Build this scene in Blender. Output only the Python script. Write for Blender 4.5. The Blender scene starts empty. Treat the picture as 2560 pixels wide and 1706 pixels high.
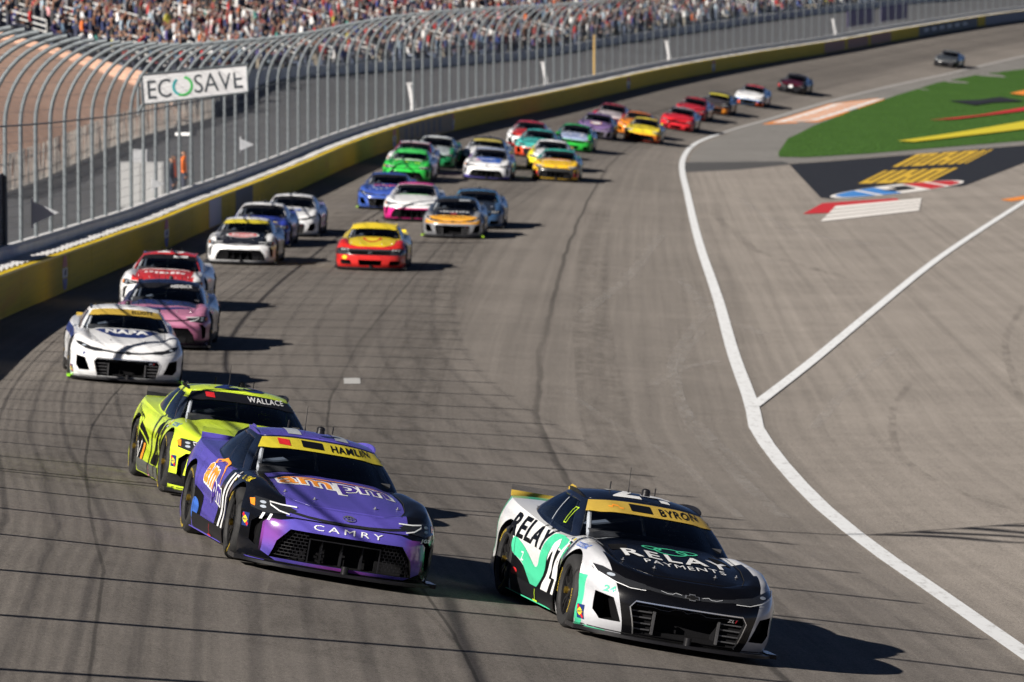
import bpy, bmesh, math, random, ast
import numpy as np
from mathutils import Vector, Matrix
from mathutils.bvhtree import BVHTree

# ---------------------------------------------------------------- camera, sky, sun, exposure
scene = bpy.context.scene
col = scene.collection
PITCH = 0.0628
cam_data = bpy.data.cameras.new("camera")
cam = bpy.data.objects.new("camera", cam_data)
col.objects.link(cam)
scene.camera = cam
cam.location = (0, 0, 7.5)
cam.rotation_euler = (math.pi / 2 - PITCH, 0, 0)
cam_data.sensor_width = 36
cam_data.lens = 13500 / 2560 * 36
cam_data.clip_start = 1
cam_data.clip_end = 9000
cam_data.dof.use_dof = True
cam_data.dof.focus_distance = 52.5
cam_data.dof.aperture_fstop = 4.6

SUN_EL = math.radians(28)
SUN_AZ = math.radians(46)          # light travels towards +x, turned this much towards +y
to_sun = Vector((-math.cos(SUN_EL) * math.cos(SUN_AZ), -math.cos(SUN_EL) * math.sin(SUN_AZ), math.sin(SUN_EL)))
world = bpy.data.worlds.new("World")
scene.world = world
world.use_nodes = True
wn = world.node_tree
bg = wn.nodes["Background"]
sky = wn.nodes.new("ShaderNodeTexSky")
sky.sky_type = 'NISHITA'
sky.sun_disc = False
sky.sun_elevation = SUN_EL
sky.sun_rotation = math.atan2(to_sun.x, to_sun.y)
sky.altitude = 1500
sky.air_density = 0.15
sky.dust_density = 0.0
wn.links.new(sky.outputs[0], bg.inputs[0])
bg.inputs[1].default_value = 0.05
sun_data = bpy.data.lights.new("sun", 'SUN')
sun_data.energy = 5.0
sun_data.angle = math.radians(0.4)
sun_data.color = (1.0, 0.93, 0.84)
sun = bpy.data.objects.new("sun", sun_data)
col.objects.link(sun)
sun.rotation_euler = (-to_sun).to_track_quat('-Z', 'Y').to_euler()
scene.view_settings.view_transform = 'Standard'
scene.view_settings.look = 'None'
scene.view_settings.gamma = 1
scene.view_settings.exposure = 1.0
scene.render.engine = 'CYCLES'
scene.cycles.use_denoising = True
scene.cycles.max_bounces = 8
scene.cycles.transparent_max_bounces = 12

rng = random.Random(11)

# ---------------------------------------------------------------- helpers
def lin(r, g, b):
    f = lambda c: ((c / 255 + 0.055) / 1.055) ** 2.4 if c > 10 else c / 255 / 12.92
    return (f(r), f(g), f(b))

class Nodes:
    """small wrapper: compiles arithmetic on x, y, z (object coordinates) into shader math nodes"""
    def __init__(self, name):
        self.mat = bpy.data.materials.new(name)
        self.mat.use_nodes = True
        self.nt = self.mat.node_tree
        self.bsdf = self.nt.nodes["Principled BSDF"]
        self.vars = {}
    def new(self, t, **kw):
        n = self.nt.nodes.new(t)
        for k, v in kw.items():
            setattr(n, k, v)
        return n
    def link(self, a, b):
        self.nt.links.new(a, b)
    def coords(self, which='Object'):
        tc = self.new("ShaderNodeTexCoord")
        sp = self.new("ShaderNodeSeparateXYZ")
        self.link(tc.outputs[which], sp.inputs[0])
        self.vars.update(x=sp.outputs[0], y=sp.outputs[1], z=sp.outputs[2])
        return tc.outputs[which]
    def math(self, op, *a):
        n = self.new("ShaderNodeMath", operation=op)
        for i, v in enumerate(a):
            if isinstance(v, (int, float)):
                n.inputs[i].default_value = v
            else:
                self.link(v, n.inputs[i])
        return n.outputs[0]
    def expr(self, s):
        return self._e(ast.parse(s, mode='eval').body)
    def _e(self, n):
        if isinstance(n, ast.Constant): return float(n.value)
        if isinstance(n, ast.Name): return self.vars[n.id]
        if isinstance(n, ast.UnaryOp): 
            v = self._e(n.operand)
            return -v if isinstance(v, float) else self.math('MULTIPLY', v, -1.0)
        if isinstance(n, ast.BinOp):
            op = {ast.Add: 'ADD', ast.Sub: 'SUBTRACT', ast.Mult: 'MULTIPLY', ast.Div: 'DIVIDE'}[type(n.op)]
            return self.math(op, self._e(n.left), self._e(n.right))
        if isinstance(n, ast.Compare):
            op = 'GREATER_THAN' if isinstance(n.ops[0], ast.Gt) else 'LESS_THAN'
            return self.math(op, self._e(n.left), self._e(n.comparators[0]))
        if isinstance(n, ast.Call):
            f = n.func.id
            a = [self._e(k) for k in n.args]
            if f == 'ss':                      # ss(lo, hi, v)
                m = self.new("ShaderNodeMapRange", interpolation_type='SMOOTHSTEP')
                for i, v in zip((1, 2, 0), a):
                    if isinstance(v, float): m.inputs[i].default_value = v
                    else: self.link(v, m.inputs[i])
                return m.outputs[0]
            return self.math({'abs': 'ABSOLUTE', 'max': 'MAXIMUM', 'min': 'MINIMUM', 'sin': 'SINE', 'frac': 'FRACT', 'sqrt': 'SQRT'}[f], *a)
    def noise(self, vec, scale, detail=4, rough=0.55, dist=0.0):
        n = self.new("ShaderNodeTexNoise")
        n.inputs['Scale'].default_value = scale
        n.inputs['Detail'].default_value = detail
        n.inputs['Roughness'].default_value = rough
        n.inputs['Distortion'].default_value = dist
        self.link(vec, n.inputs['Vector'])
        return n.outputs[0]
    def mapping(self, vec, scale=(1, 1, 1), loc=(0, 0, 0)):
        m = self.new("ShaderNodeMapping")
        m.inputs['Scale'].default_value = scale
        m.inputs['Location'].default_value = loc
        self.link(vec, m.inputs['Vector'])
        return m.outputs[0]
    def mix(self, fac, a, b, blend='MIX'):
        m = self.new("ShaderNodeMix", data_type='RGBA', blend_type=blend)
        for i, v in ((0, fac), (6, a), (7, b)):
            if isinstance(v, (int, float)): m.inputs[i].default_value = v
            elif isinstance(v, tuple): m.inputs[i].default_value = (*v, 1)
            else: self.link(v, m.inputs[i])
        return m.outputs[2]
    def color(self, c):
        if isinstance(c, tuple): self.bsdf.inputs['Base Color'].default_value = (*c, 1)
        else: self.link(c, self.bsdf.inputs['Base Color'])
    def set(self, **kw):
        for k, v in kw.items():
            k = k.replace('_', ' ').title().replace('Ior', 'IOR')
            if k == 'Spec': k = 'Specular IOR Level'
            i = self.bsdf.inputs[k]
            if isinstance(v, (int, float)): i.default_value = v
            else: self.link(v, i)
    def bump(self, h, strength=0.3, dist=0.01):
        b = self.new("ShaderNodeBump")
        b.inputs['Strength'].default_value = strength
        b.inputs['Distance'].default_value = dist
        self.link(h, b.inputs['Height'])
        self.link(b.outputs[0], self.bsdf.inputs['Normal'])

_simple = {}
def simple(name, c, rough=0.5, metal=0.0, coat=0.0, var=0.0, scale=6.0, spec=0.35):
    """plain material with a little procedural mottling"""
    if name in _simple: return _simple[name]
    n = Nodes(name)
    n.set(roughness=rough, metallic=metal, coat_weight=coat, spec=spec)
    if var > 0:
        v = n.coords('Object')
        f = n.noise(v, scale, 5)
        n.color(n.mix(f, tuple(k * (1 - var) for k in c), tuple(min(1, k * (1 + var)) for k in c)))
    else:
        n.color(c)
    _simple[name] = n.mat
    return n.mat

def make_mesh(name, verts, faces, mats=(), smooth=True, idx=None, sharp=None):
    me = bpy.data.meshes.new(name)
    me.from_pydata([tuple(map(float, v)) for v in verts], [], [tuple(map(int, f)) for f in faces])
    for m in mats: me.materials.append(m)
    if idx is not None: me.polygons.foreach_set('material_index', idx)
    me.polygons.foreach_set('use_smooth', [smooth] * len(me.polygons))
    if sharp: me.set_sharp_from_angle(angle=math.radians(sharp))
    me.update()
    return me

def obj(name, me, parent=None, mat=None, loc=None):
    o = bpy.data.objects.new(name, me)
    col.objects.link(o)
    if parent is not None: o.parent = parent
    if loc is not None: o.location = loc
    if mat is not None:
        if me is not None and len(me.materials) == 0: me.materials.append(mat)
        o.material_slots[0].link = 'OBJECT'
        o.material_slots[0].material = mat
    return o

def tag(o, label=None, cat=None, group=None, kind=None):
    if label: o['label'] = label
    if cat: o['category'] = cat
    if group: o['group'] = group
    if kind: o['kind'] = kind
    return o

def empty(name, loc=(0, 0, 0)):
    o = bpy.data.objects.new(name, None)
    col.objects.link(o)
    o.location = loc
    o.empty_display_size = 0.2
    return o

class MB:
    """collects simple shapes into one mesh"""
    def __init__(self): self.v, self.f = [], []
    def add(self, vs, fs):
        b = len(self.v)
        self.v += [tuple(map(float, p)) for p in vs]
        self.f += [tuple(b + i for i in f) for f in fs]
    def box(self, lo, hi):
        (a, b, c), (d, e, f) = lo, hi
        self.add([(a,b,c),(d,b,c),(d,e,c),(a,e,c),(a,b,f),(d,b,f),(d,e,f),(a,e,f)],
                 [(0,3,2,1),(4,5,6,7),(0,1,5,4),(1,2,6,5),(2,3,7,6),(3,0,4,7)])
    def tube(self, pts, r, n=8, caps=True):
        pts = [Vector(p) for p in pts]
        rs = r if isinstance(r, (list, tuple)) else [r] * len(pts)
        prev = None; rings = []
        for i, p in enumerate(pts):
            d = (pts[min(i+1, len(pts)-1)] - pts[max(i-1, 0)]).normalized()
            if prev is None:
                a = d.orthogonal().normalized()
            else:
                a = (prev - d * prev.dot(d)).normalized()
            prev = a
            b = d.cross(a)
            rings.append([p + (a * math.cos(2*math.pi*k/n) + b * math.sin(2*math.pi*k/n)) * rs[i] for k in range(n)])
        vs = [q for rg in rings for q in rg]
        fs = [(i*n+k, i*n+(k+1) % n, (i+1)*n+(k+1) % n, (i+1)*n+k) for i in range(len(pts)-1) for k in range(n)]
        if caps:
            fs.append(tuple(reversed(range(n))))
            fs.append(tuple((len(pts)-1)*n+k for k in range(n)))
        self.add(vs, fs)
    def lathe(self, prof, axis='Y', n=32, center=(0,0,0)):
        """prof: list of (along, radius)"""
        vs = []
        for a, r in prof:
            for k in range(n):
                t = 2*math.pi*k/n
                c, s = r*math.cos(t), r*math.sin(t)
                p = {'Y': (c, a, s), 'Z': (c, s, a), 'X': (a, c, s)}[axis]
                vs.append((p[0]+center[0], p[1]+center[1], p[2]+center[2]))
        fs = [(i*n+k, i*n+(k+1) % n, (i+1)*n+(k+1) % n, (i+1)*n+k) for i in range(len(prof)-1) for k in range(n)]
        self.add(vs, fs)
    def prism(self, poly, lo, hi, axis='X'):
        """poly in the other two axes, extruded lo..hi"""
        m = len(poly)
        P = {'X': lambda a,b,c: (c,a,b), 'Y': lambda a,b,c: (a,c,b), 'Z': lambda a,b,c: (a,b,c)}[axis]
        vs = [P(a, b, lo) for a, b in poly] + [P(a, b, hi) for a, b in poly]
        fs = [tuple(range(m)), tuple(range(2*m-1, m-1, -1))] + [(i, m+i, m+(i+1) % m, (i+1) % m) for i in range(m)]
        self.add(vs, fs)
    def mesh(self, name, mats=(), smooth=True, sharp=35):
        me = make_mesh(name, self.v, self.f, mats, smooth)
        bm = bmesh.new(); bm.from_mesh(me)
        bmesh.ops.recalc_face_normals(bm, faces=bm.faces)
        bm.to_mesh(me); bm.free()
        if smooth and sharp: me.set_sharp_from_angle(angle=math.radians(sharp))
        return me

def grid_faces0(n, m): return [(i*m+k, i*m+k+1, (i+1)*m+k+1, (i+1)*m+k) for i in range(n-1) for k in range(m-1)]
# ---------------------------------------------------------------- the lie of the land
def pchip(xs, ys):
    xs = np.array(xs, float); ys = np.array(ys, float); h = np.diff(xs); dl = np.diff(ys) / h
    m = np.zeros(len(xs)); m[0] = dl[0]; m[-1] = dl[-1]
    for i in range(1, len(xs) - 1):
        if dl[i-1] * dl[i] > 0:
            w1 = 2*h[i] + h[i-1]; w2 = h[i] + 2*h[i-1]; m[i] = (w1 + w2) / (w1/dl[i-1] + w2/dl[i])
    def fn(x):
        x = np.asarray(x, float); xc = np.clip(x, xs[0], xs[-1]); i = np.clip(np.searchsorted(xs, xc) - 1, 0, len(xs) - 2)
        t = (xc - xs[i]) / h[i]; t2 = t*t; t3 = t2*t
        r = (2*t3 - 3*t2 + 1)*ys[i] + (t3 - 2*t2 + t)*h[i]*m[i] + (-2*t3 + 3*t2)*ys[i+1] + (t3 - t2)*h[i]*m[i+1]
        return r + np.where(x < xs[0], (x - xs[0])*m[0], 0) + np.where(x > xs[-1], (x - xs[-1])*m[-1], 0)
    return fn
def wall_x(y):
    y = np.asarray(y, float)
    a = np.where(y > 118, -10.7 + .00036*(y - 118)**2, -10.7 + .0008*(118 - y)**2)
    return np.where(y < 48, -6.78 + (48 - y)*.06, a)
wall_z = pchip([0,48,66,82,96,112,129,142,160,182,202,221,239,255,277,300,329,356,398,437,474,529,600,640],
               [3.3,3.0,2.32,1.62,1.15,.86,.56,.39,.24,.24,.36,.65,.9,1.06,1.19,1.32,1.65,2.1,2.75,3.38,4.28,5.67,7.0,7.2])
line_z = pchip([0,40,57,75,97,150,200,250,290,330,380,420,470,560,640],
               [.9,.75,.55,.3,.1,-.2,-.3,-.3,-.25,.1,.9,1.7,2.8,4.4,4.6])
line_x = pchip([0,57.3,63.8,71,78.2,85.8,91.6,98.1,112.8,138.6,170.2,217.2,257.7,275.4,294.8,317,332,355.5,388.7,430,468,560],
               [9.2,5.46,5.09,4.68,4.39,4.25,4.21,4.39,4.68,5.3,5.95,7.07,8.11,8.84,10.06,12.86,15.34,19.28,25.77,35.4,44.3,68])
inf_z = pchip([0,60,100,200,300,360,420,560,640], [.3,.2,0,-.35,-.3,.2,.9,2.0,2.1])
def gz(x, y):
    x = np.asarray(x, float); y = np.asarray(y, float)
    w = wall_x(y); l = line_x(y); t = (x - w) / (l - w)
    z = wall_z(y) + (line_z(y) - wall_z(y)) * np.clip(t, 0, 1)
    e = np.maximum(x - l, 0)
    return np.where(t > 1, inf_z(y) + (line_z(y) - inf_z(y)) * np.exp(-e / 9), z)
def wall_frame(y):
    """point on the foot of the wall at y, unit tangent (away from the camera), unit normal to the track side"""
    dx = float(wall_x(y + .5) - wall_x(y - .5))
    n = math.hypot(dx, 1)
    return float(wall_x(y)), float(wall_z(y)), (dx / n, 1 / n), (1 / n, -dx / n)
def off(y, o, z=None):
    """a point offset o metres outwards (away from the track) from the wall face"""
    x, zz, t, n = wall_frame(y)
    return (x - n[0]*o, y - n[1]*o, zz if z is None else zz + z)

# ground: one sheet from the camera to the horizon
ys = np.concatenate([[-4000, -800, -200, -60, -20], np.arange(0, 250, 2.0), np.arange(250, 640, 4.0), [660, 720, 900, 1500, 5000]])
ts = np.concatenate([np.array([-2500, -600, -200, -90, -50, -30, -18, -10, -5, -2]), np.linspace(0, 1, 15), np.array([.6, 1.5, 3, 5, 8, 12, 17, 23, 30, 40, 55, 75, 110, 180, 400, 900, 3000])])
NT = len(ts)
V, UVc = [], []
for yy in ys:
    yc = min(max(yy, -20), 640)
    w = float(wall_x(yc)); l = float(line_x(yc))
    for k, t in enumerate(ts):
        if k < 10: xx = w + t; u = t / 14
        elif k < 25: xx = w + (l - w) * t; u = t
        else: xx = l + t; u = 1 + t / 14
        V.append((xx, yy, float(gz(xx, yc)))); UVc.append((yy, u))
F = [(i*NT+k, i*NT+k+1, (i+1)*NT+k+1, (i+1)*NT+k) for i in range(len(ys)-1) for k in range(NT-1)]

def asphalt(name, c, seams=True, tint=(1, 1, 1)):
    n = Nodes(name)
    uv = n.new("ShaderNodeUVMap").outputs[0]
    sp = n.new("ShaderNodeSeparateXYZ"); n.link(uv, sp.inputs[0])
    n.vars.update(s=sp.outputs[0], t=sp.outputs[1])
    ob = n.coords('Object')
    # fine stone, patches and streaks laid down along the driving line
    fine = n.noise(ob, 26, 3, .75)
    grit = n.noise(ob, 90, 2, .8)
    streak = n.noise(n.mapping(uv, (.012, 42, 1)), 1.0, 5, .6)
    streak2 = n.noise(n.mapping(uv, (.05, 160, 1)), 1.0, 3, .6)
    patch = n.noise(ob, .12, 5, .6)
    wob = n.noise(n.mapping(uv, (.11, 1, 1)), 1.0, 4, .6)
    n.vars.update(fine=fine, streak=streak, streak2=streak2, patch=patch, mott=n.noise(ob, 1.1, 4, .6), wob=wob, grit=grit)
    f = "0.80 + (fine-0.5)*1.5 + (grit-0.5)*2.4 + (streak-0.5)*0.62 + (streak2-0.5)*0.26 + (patch-0.5)*0.42 + (mott-0.5)*0.30"
    val = n.expr(f)
    if seams:
        # darker, rubbered-in groove in the racing lanes, lighter towards the flat
        n.vars['v0'] = val
        val = n.expr("v0 * (1.0 - 0.12*ss(0.05,0.25,t)*(1.0-ss(0.55,0.95,t)) - 0.08*ss(0.40,0.47,t)*(1.0-ss(0.56,0.66,t))) * (1.0 + 0.30*ss(0.96,1.12,t))")
        for t0, wd, amp in ((.735, .0060, .010), (.49, .0022, .006), (.245, .0020, .004)):
            n.vars['v1'] = val
            val = n.expr(f"v1 * (1.0 - 0.55*ss(0.22,0.55,streak)*(1.0-ss({wd*.3},{wd},abs(t-{t0}+(wob-0.5)*{amp*2}))))")
    base = n.new("ShaderNodeCombineColor")
    n.vars['v2'] = val
    for i in range(3):
        n.link(n.expr(f"v2*{c[i]*1.25*tint[i]}"), base.inputs[i])
    n.color(base.outputs[0])
    n.set(roughness=.85, spec=.2)
    n.bump(n.math('ADD', fine, grit), .35, .006)
    return n.mat
M_track = asphalt("worn_asphalt", (.178, .161, .145))
def uv_mesh(name, verts, faces, uvs, mats, smooth=True):
    me = make_mesh(name, verts, faces, mats, smooth)
    lay = me.uv_layers.new(name="UVMap")
    idx = np.zeros(len(me.loops), dtype=np.int32); me.loops.foreach_get('vertex_index', idx)
    lay.data.foreach_set('uv', np.array(uvs, np.float32)[idx].ravel())
    return me
tag(obj('race_track_ground', uv_mesh('race_track_ground', V, F, UVc, [M_track])), kind='structure')

def drape(poly, lift, step=2.0):
    """a closed outline on the ground (x, y) cut into small cells and laid on the surface"""
    bm = bmesh.new()
    bm.faces.new([bm.verts.new((x, y, 0)) for x, y in poly])
    P = np.array(poly)
    for ax, no in ((0, (1, 0, 0)), (1, (0, 1, 0))):
        st = step if ax == 0 else step * 2
        for c in np.arange(math.floor(P[:, ax].min() / st) * st, P[:, ax].max(), st)[1:]:
            g = bm.verts[:] + bm.edges[:] + bm.faces[:]
            bmesh.ops.bisect_plane(bm, geom=g, plane_co=[c if k == ax else 0 for k in range(3)], plane_no=no)
    if abs(sum(P[i-1][0]*P[i][1] - P[i][0]*P[i-1][1] for i in range(len(P)))) > 0:
        bmesh.ops.recalc_face_normals(bm, faces=bm.faces)
    for v in bm.verts:
        v.co.z = float(gz(v.co.x, v.co.y)) + lift
    for f in bm.faces:
        if f.normal.z < 0: f.normal_flip()
    me = bpy.data.meshes.new("sheet"); bm.to_mesh(me); bm.free()
    return me
def sheet(name, poly, mat, lift=.012, step=2.0, kind='structure', parent=None, label=None, cat=None):
    me = drape(poly, lift, step); me.name = name; me.materials.append(mat)
    o = obj(name, me, parent)
    if parent is None: tag(o, label, cat, kind=kind)
    return o
def strip(pts, width, n=8):
    """outline of a painted line through pts"""
    xs_, ys_ = zip(*pts); d = np.concatenate([[0], np.cumsum(np.hypot(np.diff(xs_), np.diff(ys_)))])
    fx, fy = pchip(d, xs_), pchip(d, ys_); q = np.linspace(0, d[-1], max(8, int(d[-1] / n)))
    L, R = [], []
    for s in q:
        tx, ty = float(fx(s+.1)-fx(s-.1)), float(fy(s+.1)-fy(s-.1)); m = math.hypot(tx, ty)
        nx, ny = -ty/m*width/2, tx/m*width/2
        L.append((float(fx(s))+nx, float(fy(s))+ny)); R.append((float(fx(s))-nx, float(fy(s))-ny))
    return L, R
def paint_line(name, pts, width, mat, lift=.014, n=4):
    L, R = strip(pts, width, n)
    v = [(x, y, float(gz(x, y)) + lift) for x, y in L] + [(x, y, float(gz(x, y)) + lift) for x, y in R]
    m = len(L)
    me = make_mesh(name, v, [(i, i+1, m+i+1, m+i) for i in range(m-1)], [mat])
    return tag(obj(name, me), kind='structure')

def worn_paint(name, c, dirt=(.2, .18, .16), amt=.45, rough=.6):
    n = Nodes(name)
    ob = n.coords('Object')
    a = n.noise(n.mapping(ob, (5, 1.2, 5)), 1.6, 7, .78)
    n.vars['a'] = a
    n.color(n.mix(n.expr(f"ss(0.48,0.75,a)*{amt}"), c, dirt))
    n.set(roughness=rough, spec=.2)
    n.bump(n.noise(ob, 60, 3), .3, .004)
    return n.mat
M_white_line = worn_paint("white_road_paint", (.66, .68, .70), (.24, .23, .22), amt=.75)
yl = list(np.arange(36, 96, 4)) + list(np.arange(96, 250, 6)) + list(np.arange(250, 312, 5))
paint_line('white_apron_line', [(float(line_x(y)), float(y)) for y in yl], .27, M_white_line)
paint_line('white_pit_line', [(4.42, 98.6), (6.02, 110.7), (8.8, 132.3), (12.69, 161.6), (16.29, 186.5), (20.03, 211.2), (30, 277)], .24, M_white_line, .020)

M_old_line = worn_paint('faded_line_paint', (.36, .355, .35), (.2, .19, .18), .6)
paint_line('faded_apron_line', [(float(line_x(y)), float(y)) for y in np.arange(309.5, 600, 5)], .30, M_old_line)
# pit entry corner: grey concrete, turf, painted pavement
M_concrete = asphalt("pale_concrete", (.17, .165, .158), False)
def with_uv(o):
    me = o.data
    if not me.uv_layers:
        lay = me.uv_layers.new(name="UVMap")
        for l in me.loops: lay.data[l.index].uv = me.vertices[l.vertex_index].co.xy
    return o
with_uv(sheet('concrete_apron', [(8.4, 258), (9.2, 277), (10.4, 295), (13.1, 317), (15.5, 332), (19.5, 355), (26, 389), (35.7, 430), (44.6, 468), (68, 560), (80, 560), (50, 445), (30, 300), (14, 262)], M_concrete, .008, 4))
M_dark_seal = asphalt("dark_sealed_asphalt", (.066, .066, .068), False)
with_uv(sheet('dark_sealed_pavement', [(7.75, 247), (8.35, 262), (13.2, 264), (13.45, 259.5), (10.5, 251)], M_dark_seal, .010, 2))
def grass_mat():
    n = Nodes("mown_turf")
    ob = n.coords('Object')
    a = n.noise(ob, .35, 4); b = n.noise(n.mapping(ob, (1, .3, 1)), 3.0, 4)
    n.vars.update(a=a, b=b)
    c = n.mix(n.expr("ss(0.3,0.7,a*0.5+b*0.5)"), (.036, .086, .017), (.046, .104, .022))
    n.color(c); n.set(roughness=.95, spec=.05)
    n.bump(b, .6, .05)
    return n.mat
M_turf = grass_mat()
turf_poly = [(13.71, 278.2), (13.39, 270.8), (14.66, 270.2), (18.39, 277.1), (23.99, 290.9), (28.57, 301.4), (37, 321), (60, 375), (95, 470), (95, 640), (85, 640), (62, 520), (48, 462), (42.14, 445), (37.04, 428.6), (31.99, 408.1), (27.28, 383.5), (21.91, 351.6), (18.24, 326.5), (15.5, 303.8)]
sheet('infield_turf', turf_poly, M_turf, .03, 4)
# short turf blades so the lawn has depth
def turf_blades():
    P = np.array(turf_poly[:17]); r = np.random.RandomState(4)
    pts = []
    while len(pts) < 9000:
        x, y = r.uniform(13, 48), r.uniform(270, 450)
        ins = False
        for i in range(len(turf_poly)):
            (x1, y1), (x2, y2) = turf_poly[i-1], turf_poly[i]
            if (y1 > y) != (y2 > y) and x < (x2-x1)*(y-y1)/(y2-y1)+x1: ins = not ins
        if ins: pts.append((x, y))
    v, f = [], []
    for x, y in pts:
        z = float(gz(x, y)) + .03; a = r.uniform(0, 6.28); h = r.uniform(.015, .04); w = .05
        b = len(v); c, s = math.cos(a)*w, math.sin(a)*w
        v += [(x-c, y-s, z), (x+c, y+s, z), (x + r.uniform(-.04, .04), y, z+h)]
        f.append((b, b+1, b+2))
    tag(obj('turf_blades', make_mesh('turf_blades', v, f, [M_turf], False)), 'short green turf blades on the infield lawn', 'grass', kind='stuff')
turf_blades()
M_black_pad = worn_paint("black_road_paint", (.014, .016, .022), (.06, .06, .06), .5, .75)
M_pad_gold = worn_paint("gold_road_paint", (.56, .36, .035), (.2, .14, .03), .4)
M_pad_red = worn_paint("red_road_paint", (.45, .025, .03), (.3, .1, .1), .4)
M_pad_blue = worn_paint("blue_road_paint", (.05, .20, .52), (.2, .25, .3), .3)
M_pad_orange = worn_paint("orange_road_paint", (.68, .22, .03), (.5, .3, .2), .4)
M_pad_white = worn_paint("white_pad_paint", (.68, .66, .64), (.4, .36, .33), .4)
M_pad_yellow = worn_paint("yellow_turf_paint", (.55, .46, .03), (.12, .16, .02), .5)
pad = sheet('painted_black_pavement', [(13.31, 259.6), (15.38, 263.9), (20.75, 276.5), (28.16, 294), (40, 322), (36, 290), (24.85, 262.1), (19.21, 229.5), (15.89, 223.1), (12.66, 214.1), (12.31, 215.5)], M_black_pad, .014, 2)
# gold lettering bands on the black pad: two skewed rows of slanted strokes
gold = []
def lerp2(a, b, t): return (a[0] + (b[0]-a[0])*t, a[1] + (b[1]-a[1])*t)
def quad_on(A, B, C, D, u0, u1, v0, v1):
    g = lambda u, v: lerp2(lerp2(A, B, u), lerp2(D, C, u), v)
    return [g(u0, v0), g(u1, v0), g(u1, v1), g(u0, v1)]
rr = random.Random(3)
gA, gB, gC, gD = (14.73, 230.9), (17.9, 232.5), (25.65, 286.8), (20.9, 277.5)
for row, (v0, v1) in enumerate(((.02, .40), (.52, .97))):
    u = 0.0
    while u < .98:
        w = rr.choice((.06, .085, .11))
        sheet('gold_stroke', quad_on(gA, gB, gC, gD, u, min(u+w, 1), v0, v1), M_pad_gold, .020, 2, parent=pad)
        if rr.random() < .75:
            c = rr.choice((v0, v0+.16, v1-.07))
            sheet('gold_stroke', quad_on(gA, gB, gC, gD, min(u+w, 1), min(u+w+.045, 1), c, c+.07), M_pad_gold, .020, 2, parent=pad)
        u += w + .045
ov = []
cx, cy, ax, ay = 16.2, 225.6, (3.45, 10.2), (-.42, 3.3)
def oval(scale, a0=0, a1=2*math.pi, n=36):
    return [(cx + ax[0]*scale*math.cos(t) + ay[0]*scale*math.sin(t), cy + ax[1]*scale*math.cos(t) + ay[1]*scale*math.sin(t)) for t in np.linspace(a0, a1, n)]
badge = sheet('painted_oval_badge', oval(1)[:-1], M_pad_white, .020, 2)
def oval_band(c0, c1):
    a0, a1 = math.acos(c1), math.acos(c0); up = np.linspace(a0, a1, 8)
    g = lambda t, s: (cx + .93*(ax[0]*math.cos(t) + s*ay[0]*math.sin(t)), cy + .93*(ax[1]*math.cos(t) + s*ay[1]*math.sin(t)))
    return [g(t, 1) for t in up] + [g(t, -1) for t in up[::-1]]
for c0, c1, m in ((-.97, -.55, M_pad_blue), (-.47, -.2, M_pad_blue), (.28, .58, M_pad_red), (.66, .97, M_pad_red)):
    sheet('badge_stripe', oval_band(c0, c1), m, .028, 2, parent=badge)
sheet('badge_numeral', [(15.7, 222.2), (16.9, 225.6), (16.7, 229.3), (15.8, 227.2), (16.1, 225.4), (15.2, 223.6)], M_black_pad, .030, 2, parent=badge)
sheet('painted_red_flag', [(10.7, 198.6), (12.05, 209.4), (14.2, 213), (15.29, 214.7), (15.26, 212.4), (12.46, 205.0), (11.91, 199.9)], M_pad_red, .016, 2)
wf = sheet('painted_white_block', [(10.95, 191.5), (12.37, 206.3), (16.3, 214.8), (15.25, 202.2)], M_pad_white, .022, 2)
for k in range(1, 4):
    sheet('block_stripe', quad_on((10.95, 191.5), (15.25, 202.2), (16.3, 214.8), (12.37, 206.3), 0, 1, k/4-.02, k/4+.02), M_concrete, .028, 2, parent=wf)
sheet('painted_orange_dash', [(19.3, 213.4), (22, 222), (22.3, 219.5), (19.6, 211.8)], M_pad_orange, .016, 2)
orange_q = ((15.11, 327.1), (21.35, 363.9), (27.17, 381.9), (18.89, 333.4))
oz = sheet('painted_orange_block', list(orange_q), M_pad_orange, .016, 2)
sheet('block_panel', quad_on(*orange_q, .06, .94, .1, .88), M_pad_white, .028, 2, parent=oz)
u = .10
while u < .9:
    w = rr.choice((.03, .05))
    sheet('orange_stroke', quad_on(*orange_q, u, u+w, .28, .72), M_pad_orange, .04, 2, parent=oz)
    u += w + .05
sheet('painted_yellow_band', [(21.28, 298.3), (25.96, 314.9), (31.84, 336.0), (40, 364), (38, 345), (30.49, 321.7), (25.94, 308.6), (22.08, 296.7)], M_pad_yellow, .10, 2)
sheet('painted_red_band', [(25.98, 336.6), (30.0, 346.9), (34.41, 363.2), (40, 384), (39, 375), (33.74, 356.1), (27.98, 339.4)], M_pad_red, .10, 2)
sheet('painted_orange_band', [(36.07, 391.8), (37.78, 398.8), (42, 414), (41.5, 404), (36.82, 388.7)], M_pad_orange, .10, 2)
sheet('painted_dark_band', [(30.24, 374.2), (32.5, 377), (34.76, 384.2), (35.61, 375.9), (33, 372), (31.39, 366.5)], M_black_pad, .10, 2)
for f_ in bpy.data.meshes:
    if f_.name.startswith('block_stripe'):
        lay = f_.uv_layers.new(name="UVMap")
        for l in f_.loops: lay.data[l.index].uv = f_.vertices[l.vertex_index].co.xy
sp_ = sheet('loose_paper_square', [(-3.09, 98.9), (-2.8, 99.3), (-2.74, 97.5), (-3.03, 97.1)], simple('scrap_paper', (.45, .45, .44), .7, var=.1), .008, 1, kind=None, label='pale scrap of paper lying flat on the asphalt', cat='paper')

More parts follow.
